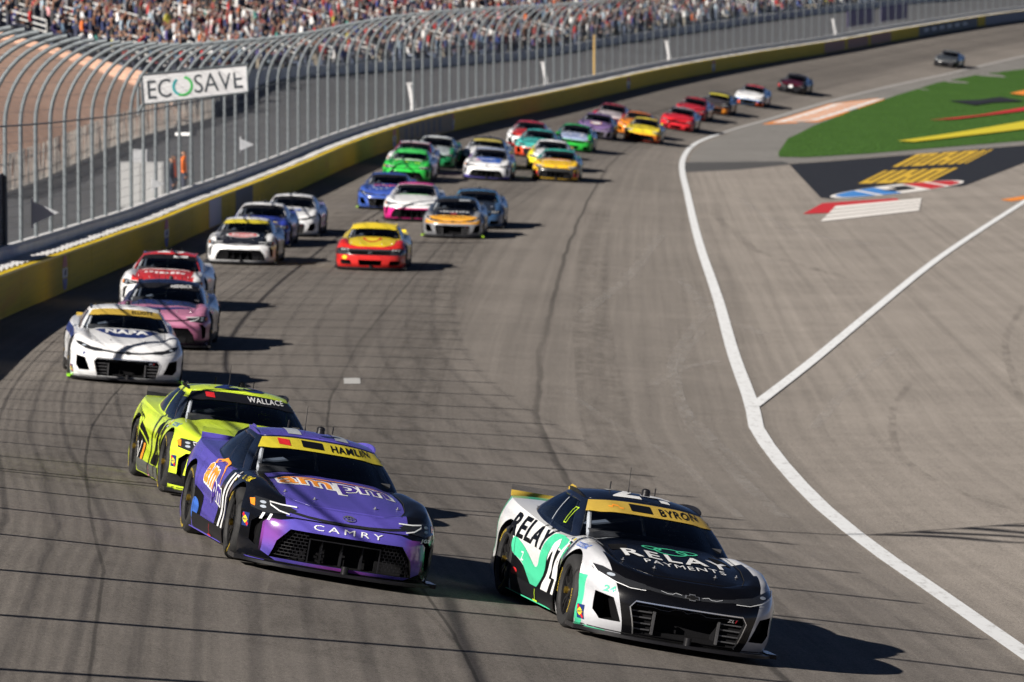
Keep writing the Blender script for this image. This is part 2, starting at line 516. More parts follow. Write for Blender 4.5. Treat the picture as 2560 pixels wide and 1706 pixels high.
# tyre marks left on the apron and across the lanes
def scuff_mat(name, c, a):
    n = Nodes(name); ob = n.coords('Object')
    v = n.noise(n.mapping(ob, (2.5, .5, 1)), 1.6, 5, .7); n.vars['v'] = v
    n.color(c); n.set(roughness=.9, spec=.1, alpha=n.expr(f"ss(0.35,0.70,v)*{a}")); return n.mat
M_scuff_l = scuff_mat('pale_tyre_scuff', (.40, .38, .36), .36); M_groove = scuff_mat('rubbered_groove', (.06, .055, .05), .16); M_scuff_d = scuff_mat('dark_tyre_rubber_mark', (.04, .037, .035), .20)
MARKS = [([(5.1,136.3),(3.86,120),(3.19,107),(3.08,94.6),(3.37,82.8),(3.74,74)], .22, 0), ([(4.39,124),(3.36,108.6),(3.12,98),(3.36,89.6),(3.71,81.5)], .16, 0), ([(2.7,103.2),(3.36,108.6),(4.3,112.4)], .25, 0),
 ([(4.63,149.7),(4.94,132),(5.78,122.7)], .3, 0), ([(12.97,136.6),(10.94,119.5),(9.53,101)], .16, 1), ([(8.0,107.3),(6.79,96.2),(6.29,86),(6.63,80.1),(7.28,76.4)], .14, 1), ([(3.09,73),(2.59,83.6),(1.79,90.9),(.99,99.5)], .15, 0), ([(1.71,129.5),(3.16,148.7),(4.97,179.3)], .3, 0), ([(8.4,117.7),(6.7,105.8),(5.2,93)], .2, 0),
 ([(-.37,46),(-1.19,53.3),(-2.06,61.2)], .05, 1), ([(9.4,150),(7.6,170),(7.4,200)], .3, 1), ([(12,170),(9.5,185),(9,215)], .25, 0), ([(-5.2,60),(-5.8,90),(-6.0,130),(-5.6,190)], 1.1, 2), ([(-1.6,44),(-1.9,90),(-1.7,130),(-1.0,200)], 1.2, 2), ([(1.9,44),(1.6,85),(1.8,120),(3.2,200)], .9, 2), ([(3.2,53),(2.9,58),(2.75,64)], .2, 1)]
for pts_, w_, k_ in MARKS:
    o_ = paint_line('tyre_mark', pts_, w_, (M_scuff_l, M_scuff_d, M_groove)[k_], .007, 1.5)
# ---------------------------------------------------------------- barrier, fence, stands
WH = .95                                  # height of the yellow barrier
Y0, Y1 = 8.0, 616.0
def stations(y0, y1, step):
    """y values about step metres apart along the wall"""
    out = [y0]
    while out[-1] < y1:
        _, _, t, _ = wall_frame(out[-1]); out.append(out[-1] + step * t[1])
    return out
def loft(name, prof, mat, y0=Y0, y1=Y1, step=4.0, parent=None, closed=True, zf=None):
    """prof: list of (offset outwards, height over the wall foot)"""
    st = stations(y0, y1, step); m = len(prof)
    v = [off(y, o, z) if zf is None else (*off(y, o)[:2], float(zf(y)) + z) for y in st for o, z in prof]
    rngk = range(m) if closed else range(m - 1)
    f = [(i*m+k, i*m+(k+1) % m, (i+1)*m+(k+1) % m, (i+1)*m+k) for i in range(len(st)-1) for k in rngk]
    if closed: f += [tuple(range(m)), tuple((len(st)-1)*m + k for k in reversed(range(m)))]
    me = make_mesh(name, v, f, [mat])
    bm = bmesh.new(); bm.from_mesh(me); bmesh.ops.recalc_face_normals(bm, faces=bm.faces); bm.to_mesh(me); bm.free()
    me.set_sharp_from_angle(angle=math.radians(30))
    return obj(name, me, parent)
def yellow_mat():
    n = Nodes("scuffed_yellow_steel")
    ob = n.coords('Object')
    a = n.noise(n.mapping(ob, (1, .15, 6)), 1.5, 6, .7)
    b = n.noise(n.mapping(ob, (1, .05, .6)), 1.0, 4, .6)
    n.vars.update(a=a, b=b)
    c = n.mix(n.expr("ss(0.45,0.72,a)*0.35"), (.60, .43, .012), (.30, .21, .03))
    c = n.mix(n.expr("ss(0.60,0.72,b)*0.5"), c, (.55, .22, .02))
    n.color(c); n.set(roughness=.65, spec=.12)
    return n.mat
M_yellow = yellow_mat()
M_wallgrey = simple("weathered_white_concrete", (.56, .57, .58), .8, var=.25, scale=2.5)
M_foam = simple("white_foam", (.58, .58, .585), .9, var=.12, scale=4)
M_galv = simple("galvanised_steel", (.13, .15, .165), .65, metal=.1, var=.25, scale=9)
M_cable = simple("steel_cable", (.12, .13, .14), .5, metal=.4, var=.2)
barrier = empty('yellow_safety_barrier', off(120, 0, 0))
tag(barrier, 'long yellow steel energy absorbing barrier curving along the outside of the track', 'barrier')
def under(o, p):
    o.parent = p; o.matrix_parent_inverse = Matrix.Translation(-Vector(p.location)); return o
# the steel face is made of panels butted end to end (joints every 6 m)
for i, y in enumerate(stations(Y0, Y1, 6.1)[:-1]):
    y2 = stations(y, y + 7, 6.03)[1]
    under(loft('barrier_panel', [(0, .02), (0, WH), (.20, WH), (.20, .02)], M_yellow, y, y2 - .001, 3.03), barrier)
rail = under(loft('barrier_top_edge', [(-.006, WH-.045), (-.006, WH+.004), (.02, WH+.004), (.02, WH-.045)], simple("bright_yellow_edge", (.75, .58, .05), .4)), barrier)
# white foam blocks wedged between barrier and concrete wall
mb = MB()
mb.prism([(-.6, .0), (.6, .0), (.6, .05), (.1, .075), (-.6, .045)], -.28, .28, 'X')
foam_me = mb.mesh('foam_block', [M_foam], False)
fy = stations(10, 610, 1.25)
rest = MB()
for k, y in enumerate(fy):
    x, z, t, n = wall_frame(y)
    M = Matrix(((n[0], t[0], 0, 0), (n[1], t[1], 0, 0), (0, 0, 1, 0), (0, 0, 0, 1)))
    M.translation = off(y, .52, WH - .05 + rng.uniform(-.008, .012))
    j = Matrix.Rotation(rng.uniform(-.035, .035), 4, 'Z')
    if 64 <= k < 364:
        o = obj('foam_block', foam_me); o.parent = barrier; o.matrix_parent_inverse = Matrix.Translation(-Vector(barrier.location)); o.matrix_basis = M @ j
    else:
        b = len(rest.v)
        rest.v += [tuple(M @ j @ v.co) for v in foam_me.vertices]
        rest.f += [tuple(b + i for i in p.vertices) for p in foam_me.polygons]
tag(under(obj('foam_blocks', rest.mesh('foam_blocks', [M_foam], False)), barrier), kind='stuff')

wall = loft('concrete_wall', [(.86, -.3), (.86, WH + .22), (.93, WH + .30), (1.10, WH + .30), (1.16, WH + .22), (1.16, -.3)], M_wallgrey)
tag(wall, 'long pale concrete retaining wall carrying the catch fence behind the yellow barrier', 'wall')

# catch fence: bent posts and horizontal cables
fence = empty('catch_fence', off(120, 1.0, WH + .3))
tag(fence, 'tall steel catch fence with posts curving over the track and horizontal cables', 'fence')
PH, PR = 2.75, 2.05
def post_profile(n=12):
    p = [(0, -.35), (0, 0), (0, PH * .5), (0, PH)]
    for k in range(1, n + 1):
        a = math.radians(82) * k / n
        p.append((PR * (1 - math.cos(a)), PH + PR * math.sin(a) * 1.0))
    return p
mb = MB(); mb.tube([(a, 0, b) for a, b in post_profile()], .052, 8)
post_me = mb.mesh('fence_post', [M_galv])
mb = MB(); mb.tube([(a, 0, b) for a, b in post_profile()], .028, 5); 
post_far = mb.mesh('fence_post_far', [M_galv])
py_ = stations(10, 612, 3.7)
for y in py_:
    x, z, t, n = wall_frame(y)
    M = Matrix(((n[0], t[0], 0, 0), (n[1], t[1], 0, 0), (0, 0, 1, 0), (0, 0, 0, 1)))
    M.translation = off(y, 1.0, WH + .3)
    o = obj('fence_post', post_me if y < 330 else post_far); o.parent = fence
    o.matrix_parent_inverse = Matrix.Translation(-Vector(fence.location)); o.matrix_basis = M @ Matrix.Rotation(rng.uniform(-.012, .012), 4, 'X')
prof = post_profile(24)
cab = [(-.05, h) for h in np.linspace(.1, 2.6, 11)] + [(p[0], p[1] - .05) for p in prof[6:][::3]]
for i, (a, h) in enumerate(cab):
    mb = MB(); mb.tube([off(y, 1.0 - a, WH + .3 + h - .012 * math.sin(k)) for k, y in enumerate(stations(10, 612, 3.0))], .005, 4, False)
    under(obj('fence_cable', mb.mesh('fence_cable', [M_cable])), fence)
mb = MB(); mb.tube([off(y, .93, WH + .3 + PH) for y in stations(10, 612, 4)], .022, 6, False)
under(obj('fence_rail', mb.mesh('fence_rail', [M_galv])), fence)

# woven wire on the fence: fine mesh as a sheet with open cells
def wire_mat():
    n = Nodes("woven_wire_mesh"); uv = n.new("ShaderNodeUVMap").outputs[0]
    sp = n.new("ShaderNodeSeparateXYZ"); n.link(uv, sp.inputs[0]); n.vars.update(s=sp.outputs[0], h=sp.outputs[1])
    n.color((.30, .33, .36)); n.set(roughness=.6, spec=.2, alpha=n.expr("max((frac(s*14.0) < 0.075), (frac(h*14.0) < 0.075))")); return n.mat
wp_ = [(0.0, .02), (0.0, PH)] + [(p[0], p[1]) for p in prof[4:][::4]]
wl = np.concatenate([[0], np.cumsum([math.hypot(b[0]-a[0], b[1]-a[1]) for a, b in zip(wp_, wp_[1:])])])
sy_ = stations(10, 612, 3.7); m_ = len(wp_)
wv = [off(y, 1.045 - a, WH + .3 + h) for y in sy_ for a, h in wp_]; wu = [(i*3.7, l) for i in range(len(sy_)) for l in wl]
under(obj('wire_mesh', uv_mesh('wire_mesh', wv, grid_faces0(len(sy_), m_), wu, [wire_mat()])), fence)
# advertising banner on a bracket off the fence
def board(name, c4, thick, mat):
    A, B, C, D = [Vector(p) for p in c4]
    n = (B - A).cross(D - A).normalized() * thick
    v = [A, B, C, D, A + n, B + n, C + n, D + n]
    return make_mesh(name, v, [(0,1,2,3),(7,6,5,4),(0,4,5,1),(1,5,6,2),(2,6,7,3),(3,7,4,0)], [mat], False)
def ray(u, v, d):
    """world point at distance d ahead seen at photograph position u, v (used only to read off sizes)"""
    a, b = (u - 1280) / 13500, -(v - 853) / 13500
    c, s = math.cos(PITCH), math.sin(PITCH)
    k = d / (c + b * s)
    return Vector((a * k, d, 7.5 + (b * c - s) * k))
BL, BR, TR, TL = ray(357, 262, 160), ray(620, 231, 161.5), ray(617, 161, 161.5), ray(351, 187, 160)
M_vinyl = simple("white_vinyl", (.82, .83, .85), .45, var=.04)
M_logo_grey = simple("grey_print", (.07, .085, .10), .5)
sign = empty('banner_sign', tuple(BL)); tag(sign, 'white banner reading ECOSAVE mounted on the catch fence', 'sign')
ex, ey = (BR - BL), (TL - BL); en = ex.cross(ey).normalized()
panel = under(obj('banner_panel', board('banner_panel', (BL, BR, TR, TL), -.04, M_vinyl)), sign)
mb = MB()
for a, b in ((TL, TR), (BL, BR), (TL, BL), (TR, BR)): mb.tube([a, b], .03, 6)
under(obj('banner_frame', mb.mesh('banner_frame', [M_galv])), sign)
mb = MB()
P1 = Vector(off(160, 1.0, WH + .3 + PH)); mb.tube([P1, BL - en * .03], .05, 6); mb.tube([P1 + Vector((0, 0, .75)), TL - en*.03], .04, 6); mb.tube([P1 - Vector((0, 0, .1)), P1 + Vector((0, 0, .8))], .05, 6)
mb.tube([P1 + Vector((0, 0, .7)), TR - en * .06], .035, 6)
tag(under(obj('banner_bracket', mb.mesh('banner_bracket', [M_galv])), sign))
def text_curve(s, size=1.0, bold=0.0, wide=1.0, shear=0.0, space=1.0, res=3):
    c = bpy.data.curves.new("t", 'FONT'); c.body = s; c.size = size; c.offset = bold; c.shear = shear; c.space_character = space
    c.resolution_u = res; c.align_x = 'CENTER'; c.align_y = 'CENTER'; c.fill_mode = 'FRONT'
    o = bpy.data.objects.new("t", c); col.objects.link(o)
    bpy.context.view_layer.update()
    me = bpy.data.meshes.new_from_object(o.evaluated_get(bpy.context.evaluated_depsgraph_get()))
    v = [(p.co.x * wide, p.co.y) for p in me.vertices]; f = [tuple(p.vertices) for p in me.polygons]
    bpy.data.objects.remove(o); bpy.data.curves.remove(c); bpy.data.meshes.remove(me)
    return v, f
def flat_text(name, s, centre, right, up, height, mat, parent, length=None, bold=0.0, lift=.01, shear=0.0):
    v, f = text_curve(s, 1.0, bold, shear=shear)
    V_ = np.array(v); mn, mx = V_.min(0), V_.max(0); V_ = V_ - (mn + mx) / 2; w, h = mx - mn
    sy = height / h; sx = (length / w) if length else sy
    right, up = Vector(right).normalized(), Vector(up).normalized(); nn = right.cross(up)
    me = make_mesh(name, [Vector(centre) + right * (a * sx) + up * (b * sy) + nn * lift for a, b in V_], f, [mat], False)
    return under(obj(name, me), parent)
mid = lambda u, v: BL + ex * u + ey * v
er, eu = ex.normalized(), ey.normalized()
flat_text('banner_lettering', 'EC', mid(.165, .46), er, eu, ey.length*.62, M_logo_grey, sign, ex.length*.22, 0)
flat_text('banner_lettering', 'SAVE', mid(.725, .48), er, eu, ey.length*.62, M_logo_grey, sign, ex.length*.46, 0)
def ring_poly(cu, cv, r0, r1, a0, a1, n=40):
    g = lambda r, a: mid(cu, cv) + ex * (r * math.cos(a)) + ey * (r * 3.4 * math.sin(a)) + en * .012
    return [g(r1, a) for a in np.linspace(a0, a1, n)], [g(r0, a) for a in np.linspace(a0, a1, n)]
for a0, a1, c, nm in ((2.2, 4.2, (.02, .42, .45), 'teal'), (4.2, 7.6, (.06, .55, .12), 'green')):
    A_, B_ = ring_poly(.385, .46, .075, .098, a0, a1)
    k = len(A_)
    under(obj('banner_emblem', make_mesh('banner_emblem', A_ + B_, [(i, i+1, k+i+1, k+i) for i in range(k-1)], [simple(nm + '_print', c, .5)], False)), sign)

# printed panels on the barrier face
def wall_panel(name, label, u_y0, u_y1, z0, z1, mat, cat='banner', group=None):
    st = stations(u_y0, u_y1, max(1.0, (u_y1-u_y0)/6))
    v = [off(y, -.012, z) for y in st for z in (z0, z1)] + [off(y, -.002, z) for y in st for z in (z0, z1)]
    m = 2; f = [(i*2, i*2+1, i*2+3, i*2+2) for i in range(len(st)-1)]
    b = len(st)*2
    f += [(b+i*2, b+i*2+2, b+i*2+3, b+i*2+1) for i in range(len(st)-1)]
    f += [(i*2+1, b+i*2+1, b+i*2+3, i*2+3) for i in range(len(st)-1)]
    o = obj(name, make_mesh(name, v, f, [mat], False)); return tag(o, label, cat, group)
M_dkbl = simple("navy_print", (.012, .02, .06), .5)
M_blk = simple("black_print", (.015, .016, .02), .55, var=.2)
M_brown = simple("dark_gold_print", (.16, .10, .015), .55)
M_rust = simple("rust_print", (.26, .08, .02), .55)
M_lgrey = simple("light_grey_print", (.42, .44, .47), .55)
M_logo_red = simple("barrier_red_print", (.40, .02, .03), .5); M_logo_blue = simple("barrier_blue_print", (.03, .07, .32), .5); M_logo_white = simple("barrier_white_print", (.65, .65, .66), .5)
def pennant(y):
    """tall narrow series badge: red, white, blue bands tapering at both ends"""
    e = tag(empty('barrier_badge', off(y, -.01, .5)), 'slim red white and blue oval badge standing upright on the yellow barrier', 'badge', 'badges along the barrier')
    def wid(q): return .62 * math.sqrt(max(0, 1 - (2*q - 1)**2)) + .03
    for q0, q1, m in ((.02, .33, M_logo_blue), (.36, .62, M_logo_white), (.65, .98, M_logo_red)):
        qs = np.linspace(q0, q1, 6)
        v = [off(y + s * wid(q), -.012, .06 + q*.86) for q in qs for s in (-1, 1)]
        under(obj('badge_band', make_mesh('badge_band', v, [(2*i, 2*i+1, 2*i+3, 2*i+2) for i in range(5)], [m], False)), e)
    v = [off(y + s, -.016, z) for s, z in ((-.3, .42), (.3, .42), (.35, .56), (-.1, .56))]
    under(obj('badge_mark', make_mesh('badge_mark', v, [(0, 1, 2, 3)], [M_blk], False)), e)
for y in (128.5, 158, 241, 265, 342, 381): pennant(y)
wall_panel('barrier_panel_print', 'narrow pale grey panel on the yellow barrier', 172, 175.5, .05, .93, M_lgrey)
wall_panel('barrier_panel_print', 'narrow charcoal panel beside a pale grey one on the yellow barrier', 181, 186, .05, .93, M_blk)
wp = wall_panel('barrier_panel_print', 'dark gold panel with black block lettering on the yellow barrier', 243, 262, .05, .93, M_brown)
for k in range(7):
    y = 245 + k * 2.3
    v = [off(y + a, -.02, z) for a, z in ((0, .2), (1.5, .2), (1.5, .8), (0, .8))]
    o = obj('panel_stroke', make_mesh('panel_stroke', v, [(0, 1, 2, 3)], [M_blk], False)); o.parent = wp
for a, b, lb in ((433, 441.5, 'rust brown panel farthest from the long black one on the yellow barrier'), (444, 452.5, 'rust brown panel between two other rust brown ones on the yellow barrier'), (455, 463.5, 'rust brown panel closest to the long black one on the yellow barrier')):
    wall_panel('barrier_panel_print', lb, a, b, .06, .92, M_rust, group='rust brown barrier panels')
wb = wall_panel('barrier_panel_print', 'long black panel with pale dashes on the yellow barrier', 478, 503, .04, .94, M_blk)
for k in range(6):
    y = 480.5 + k * 3.7
    v = [off(y + a, -.02, z) for a, z in ((0, .35), (2.2, .35), (2.2, .65), (0, .65))]
    o = obj('panel_stroke', make_mesh('panel_stroke', v, [(0, 1, 2, 3)], [M_lgrey], False)); o.parent = wb
wall_panel('barrier_panel_print', 'long dark navy panel at the far end of the yellow barrier', 510, 560, .04, .94, M_dkbl)

# behind the wall: service road, picket fence, dirt bank, grandstand
M_road = asphalt("service_road_asphalt", (.085, .088, .095), False)
road_w = pchip([20, 190, 245, 313, 640], [8.4, 9.6, 12.2, 14.6, 14.8])
stand_z = pchip([260, 330, 384, 424, 460, 500, 560, 640], [3.55, 3.45, 3.6, 4.5, 5.4, 6.5, 7.9, 9.2])
rd = loft('service_road', [(1.17, .25), (5.0, .30), (14.0, .45)], M_road, 8, 640, 6, closed=False)
for i, y in enumerate(stations(8, 640, 6)):
    p_ = off(y, float(road_w(y)) + .3, .45); k_ = min(max((y - 268) / 40, 0), 1); k_ = k_*k_*(3-2*k_)
    rd.data.vertices[3*i+2].co = (p_[0], p_[1], p_[2]*(1-k_) + (float(stand_z(y)) - .25)*k_); with_uv(rd); tag(rd, kind='structure')
def dirt_mat():
    n = Nodes("red_dirt")
    ob = n.coords('Object')
    a = n.noise(ob, .5, 6, .65); b = n.noise(ob, 5, 4, .7)
    n.vars.update(a=a, b=b)
    n.color(n.mix(n.expr("ss(0.3,0.7,a*0.6+b*0.4)"), (.46, .28, .205), (.60, .40, .305)))
    n.set(roughness=.95); n.bump(n.math('ADD', a, b), .7, .12)
    return n.mat
M_dirt = dirt_mat()
bk = loft('dirt_bank', [(13.9, .40), (15.0, .55), (18, 1.5), (24, 3.2), (34, 5.9), (50, 9.5), (80, 11)], M_dirt, 40, 272, 4, closed=False)
for i, y in enumerate(stations(40, 272, 4)):
    for k, (o_, z_) in enumerate([(-.1, .40), (1.0, .9), (3, 2.1), (8, 3.9), (18, 6.6), (36, 11), (66, 13)]): bk.data.vertices[7*i+k].co = off(y, float(road_w(y)) + o_, z_)
for v in bk.data.vertices:
    v.co.z += .12 * math.sin(v.co.x * .9 + v.co.y * .31) * math.sin(v.co.y * .17)
tag(bk, kind='structure')
M_dull = simple("weathered_grey_slats", (.25, .235, .22), .7, var=.3)
pk = empty('picket_fence', off(190, 9.3, .45)); tag(pk, 'low grey picket fence of slender pales between the service road and the dirt bank', 'fence')
mb = MB(); mb.box((-.012, -.065, 0), (.012, .065, 1.35)); pale_me = mb.mesh('pale', [M_dull], False)
st = stations(186, 296, .33)
for k, y in enumerate(st[:296]):
    o = obj('pale', pale_me, pk); o.matrix_parent_inverse = Matrix.Translation(-Vector(pk.location))
    o.location = off(y, float(road_w(y)) - .3, .44); o.rotation_euler = (rng.uniform(-.16, .16), rng.uniform(-.05, .05), rng.uniform(-.2, .2))
for h in (.35, 1.0):
    mb = MB(); mb.tube([off(y, float(road_w(y)) - .27, .44 + h) for y in stations(184, 296, 3)], .02, 5, False)
    under(obj('fence_wire', mb.mesh('fence_wire', [M_galv])), pk)

M_seat = simple("grey_blue_bench", (.085, .105, .14), .5, metal=.2, var=.2)
M_front = simple("stand_front_wall", (.46, .48, .51), .7, var=.25, scale=.6)
M_steelrail = simple("bright_rail", (.75, .75, .74), .35, metal=.3)
SO, SZ, TREAD, RISE, ROWS, SY0, SY1 = 15.0, 0.0, .90, .25, 36, 270, 628
def soff(y, o, z): return (*off(y, o)[:2], float(stand_z(y)) + z)
stand = empty('grandstand', soff(400, SO, 0)); tag(stand, 'long grey grandstand packed with spectators behind the catch fence', 'grandstand')
under(loft('stand_front_wall', [(SO - .25, -4.5), (SO - .25, SZ + .3), (SO, SZ + .3), (SO, -4.5)], M_front, SY0, SY1, 6, zf=stand_z), stand)
for r in range(ROWS):
    o0 = SO + r * TREAD; z0 = SZ + r * RISE
    under(loft('stand_row', [(o0, z0 - .6), (o0, z0), (o0 + .48, z0), (o0 + .48, z0 + .40), (o0 + .80, z0 + .40), (o0 + .80, z0 + .345), (o0 + .56, z0 + .345), (o0+TREAD, z0), (o0 + TREAD, z0 - .6)], M_seat, SY0, SY1, 6, zf=stand_z), stand)
v = []
st_o = [SO - .25, SO, SO + ROWS * TREAD, SO + ROWS * TREAD]; st_z = [SZ + .3, SZ + .1, SZ + ROWS * RISE, -4.5]
v = [soff(SY0 - .02, SO - .25, -4.5)] + [soff(SY0 - .02, a, b) for a, b in zip(st_o, st_z)]
under(obj('stand_end_wall', make_mesh('stand_end_wall', v + [(p[0], p[1]-.2, p[2]) for p in v], [tuple(range(5)), tuple(range(9, 4, -1))] + [(i, (i+1) % 5, 5+(i+1) % 5, 5+i) for i in range(5)], [M_dirt], False)), stand)
# aisle hand rails down the stand
AISLES = (275, 283, 292, 303, 315, 326, 340, 356, 372, 389, 408, 430, 455, 482, 512, 545)
for ya in AISLES:
    for r0 in (1, 8, 15):
        mb = MB()
        for dh in (.4, .7, 1.0):
            mb.tube([soff(ya, SO + r * TREAD, SZ + r * RISE + dh) for r in (r0, r0 + 4)], .045, 5)
        for r in (r0, r0 + 2, r0 + 4):
            mb.tube([soff(ya, SO + r * TREAD, SZ + r * RISE), soff(ya, SO + r * TREAD, SZ + r * RISE + 1.0)], .025, 5)
        under(obj('aisle_handrail', mb.mesh('aisle_handrail', [M_steelrail])), stand)
M_purple = simple("purple_banner_cloth", (.05, .03, .13), .7, var=.3)
for y0_, y1_, lb in ((476, 488, 'dark purple cloth banner hung behind the fence close to the rust brown panels'), (491, 503, 'dark purple cloth banner hung behind the fence above the long black panel')):
    v = [off(y, o, z) for o in (6.0, 6.04) for y, z in ((y0_, .9), (y1_, .9), (y1_, 2.3), (y0_, 2.3))]
    tag(obj('cloth_banner', make_mesh('cloth_banner', v, [(0,1,2,3),(7,6,5,4),(0,4,5,1),(1,5,6,2),(2,6,7,3),(3,7,4,0)], [M_purple], False)), lb, 'banner')
# white padded fence gate posts, ochre pole
def leaning_post(y, label, mat, lean, h=3.0, r=.16, o=1.6, name='padded_post'):
    b = Vector(off(y, o, WH + .1)); mb = MB()
    mb.tube([b + Vector((0, 0, -.8)), b + Vector((lean * .2, 0, h * .3)), b + Vector((-lean * .5, 0, h * .75)), b + Vector((-lean, 0, h))], [r, r, r * .9, r * .8], 10)
    mb.box((b.x - r*1.2 - lean, b.y - r, b.z + h - .02), (b.x + r*1.2 - lean, b.y + r, b.z + h + .06))
    o_ = obj(name, mb.mesh(name, [mat])); tag(o_, label, 'post', 'white padded posts') if name == 'padded_post' else tag(o_, label, 'pole'); return o_
M_padwhite = simple("white_padding", (.46, .46, .47), .7, var=.08)
for y in (262, 317, 371, 447):
    leaning_post(y, 'white padded upright leaning behind the catch fence', M_padwhite, .16, 1.35, .13)
leaning_post(338, 'ochre pole rising behind the catch fence above the yellow barrier', simple("ochre_paint", (.40, .26, .08), .5), .0, 2.5, .07, name='ochre_pole')
# triangular fence flags
def tri_flag(u, v, d, s, label, mat, group=None):
    c = ray(u, v, d); n = MB()
    n.prism([(-.5*s, .45*s), (-.5*s, -.45*s), (.55*s, 0)], -.015, .015, 'Y')
    n.tube([(-.5*s, 0, .6*s), (-.5*s, 0, -.6*s)], .02, 5)
    o = obj('triangle_flag', n.mesh('triangle_flag', [mat], False), loc=c); tag(o, label, 'flag', group); o.rotation_euler = (0, 0, .3)
tri_flag(395, 460, 150.5, .34, 'small pale triangular flag tied to the catch fence near the cabinet', M_lgrey)
tri_flag(617, 362, 172.5, .42, 'small pale triangular flag on the fence beside the workers in orange vests', M_lgrey)
tri_flag(112, 532, 124.5, .6, 'grey translucent triangular flag on a black screened fence bay', M_lgrey)
# unseen flag on a tall pole, added to cast streaked shadow on the apron
fp = empty('shadow_flag_pole', off(58.5, 1.1, WH + .2)); tag(fp, 'unseen pole and flag added above the fence to cast shadow on the apron', 'unseen flag pole')
mb = MB(); mb.tube([(0, 0, 0), (0, 0, 4.4), (.3, 0, 8.6)], [.06, .05, .03], 8); obj('pole', mb.mesh('pole', [M_galv]), fp)
for q in range(4):  # cloth split into strips so the added shadow falls in streaks
    v = []
    for i in range(13):
        for j in range(3):
            a, b = i / 12, j / 2
            v.append((.28 + (2.0 + .3*q)*a, .3*math.sin(a*5 + q) * a - .9*a, 8.35 - .42*q - .22*b*(1-.75*a) - .5*a*a + .07*math.sin(a*7 + q*2)))
    obj('pennant', make_mesh('pennant', v, grid_faces0(13, 3), [simple("shadow_flag_cloth", (.05, .06, .12), .8)]), fp)
# black windscreen cloth on one bay
v = [off(y, 1.06, h) for y, h in ((121.3, WH+.3), (123.2, WH+.3), (125.2, WH+.3), (125.2, WH+2.0), (123.2, WH+1.9), (121.3, WH+2.05))]
scr = obj('mesh_screen', make_mesh('mesh_screen', v + [(a-.02, b, c) for a, b, c in v], [tuple(range(6)), tuple(range(11, 5, -1))] + [(i, (i+1) % 6, 6+(i+1) % 6, 6+i) for i in range(6)], [simple("black_mesh_cloth", (.03, .032, .038), .8, var=.3)], False))
tag(scr, 'charcoal windscreen cloth tied across one bay of the catch fence', 'screen')
v = [off(y, 1.06, h) for y, h in ((38.5, WH+.3), (40.5, WH+.3), (42.5, WH+.3), (42.5, WH+.95), (40.5, WH+.8), (38.5, WH+1.0))]  # unseen cloth added on a near bay to throw shadow on the track
scr = obj('mesh_screen', make_mesh('mesh_screen', v + [(a-.02, b, c) for a, b, c in v], [tuple(range(6)), tuple(range(11, 5, -1))] + [(i, (i+1) % 6, 6+(i+1) % 6, 6+i) for i in range(6)], [simple("black_mesh_cloth", (.03, .032, .038), .8, var=.3)], False))
tag(scr, 'unseen charcoal cloth added on the near fence to cast shadow on the track', 'screen')
# white cabinet and dark lamp unit behind the fence
cb = empty('service_cabinet', tuple(Vector(off(176, 2.6, .3)))); tag(cb, 'pale grey service cabinet with a dark base behind the catch fence', 'cabinet')
mb = MB(); mb.box((-.75, -.45, .25), (.75, .45, 1.75)); 
obj('cabinet_body', mb.mesh('cabinet_body', [simple("cabinet_paint", (.26, .265, .27), .5, var=.08)], False), cb)
mb = MB(); mb.box((-.35, -.3, 1.751), (.2, .3, 2.15)); obj('cabinet_cap', mb.mesh('cabinet_cap', [simple("cabinet_cap_paint", (.3, .31, .33), .5)], False), cb)
mb = MB(); mb.box((-.7, -.42, -.1), (.7, .42, .249)); obj('cabinet_base', mb.mesh('cabinet_base', [M_blk], False), cb)
mb = MB(); mb.box((-.7, -.47, .3), (-.02, -.452, 1.7)); mb.box((.02, -.47, .3), (.7, -.452, 1.7)); obj('cabinet_door', mb.mesh('cabinet_door', [simple("cabinet_door_paint", (.29, .295, .30), .5)], False), cb)
c = ray(460, 333, 182)
lu = empty('camera_unit', tuple(c)); tag(lu, 'black camera unit with a white front on a stalk behind the fence', 'camera')
mb = MB(); mb.box((-.42, -.2, -.10), (.42, .2, .16)); mb.tube([(-.3, 0, .16), (-.2, 0, .42), (.2, 0, .42), (.3, 0, .16)], .03, 6); obj('unit_body', mb.mesh('unit_body', [M_blk]), lu)
mb = MB(); mb.box((-.28, -.23, -.08), (.28, -.202, .02)); obj('unit_front', mb.mesh('unit_front', [M_vinyl], False), lu)
mb = MB(); mb.tube([(.25, 0, -.1), (.3, .02, -2.5)], .04, 6); obj('unit_stalk', mb.mesh('unit_stalk', [M_galv]), lu)

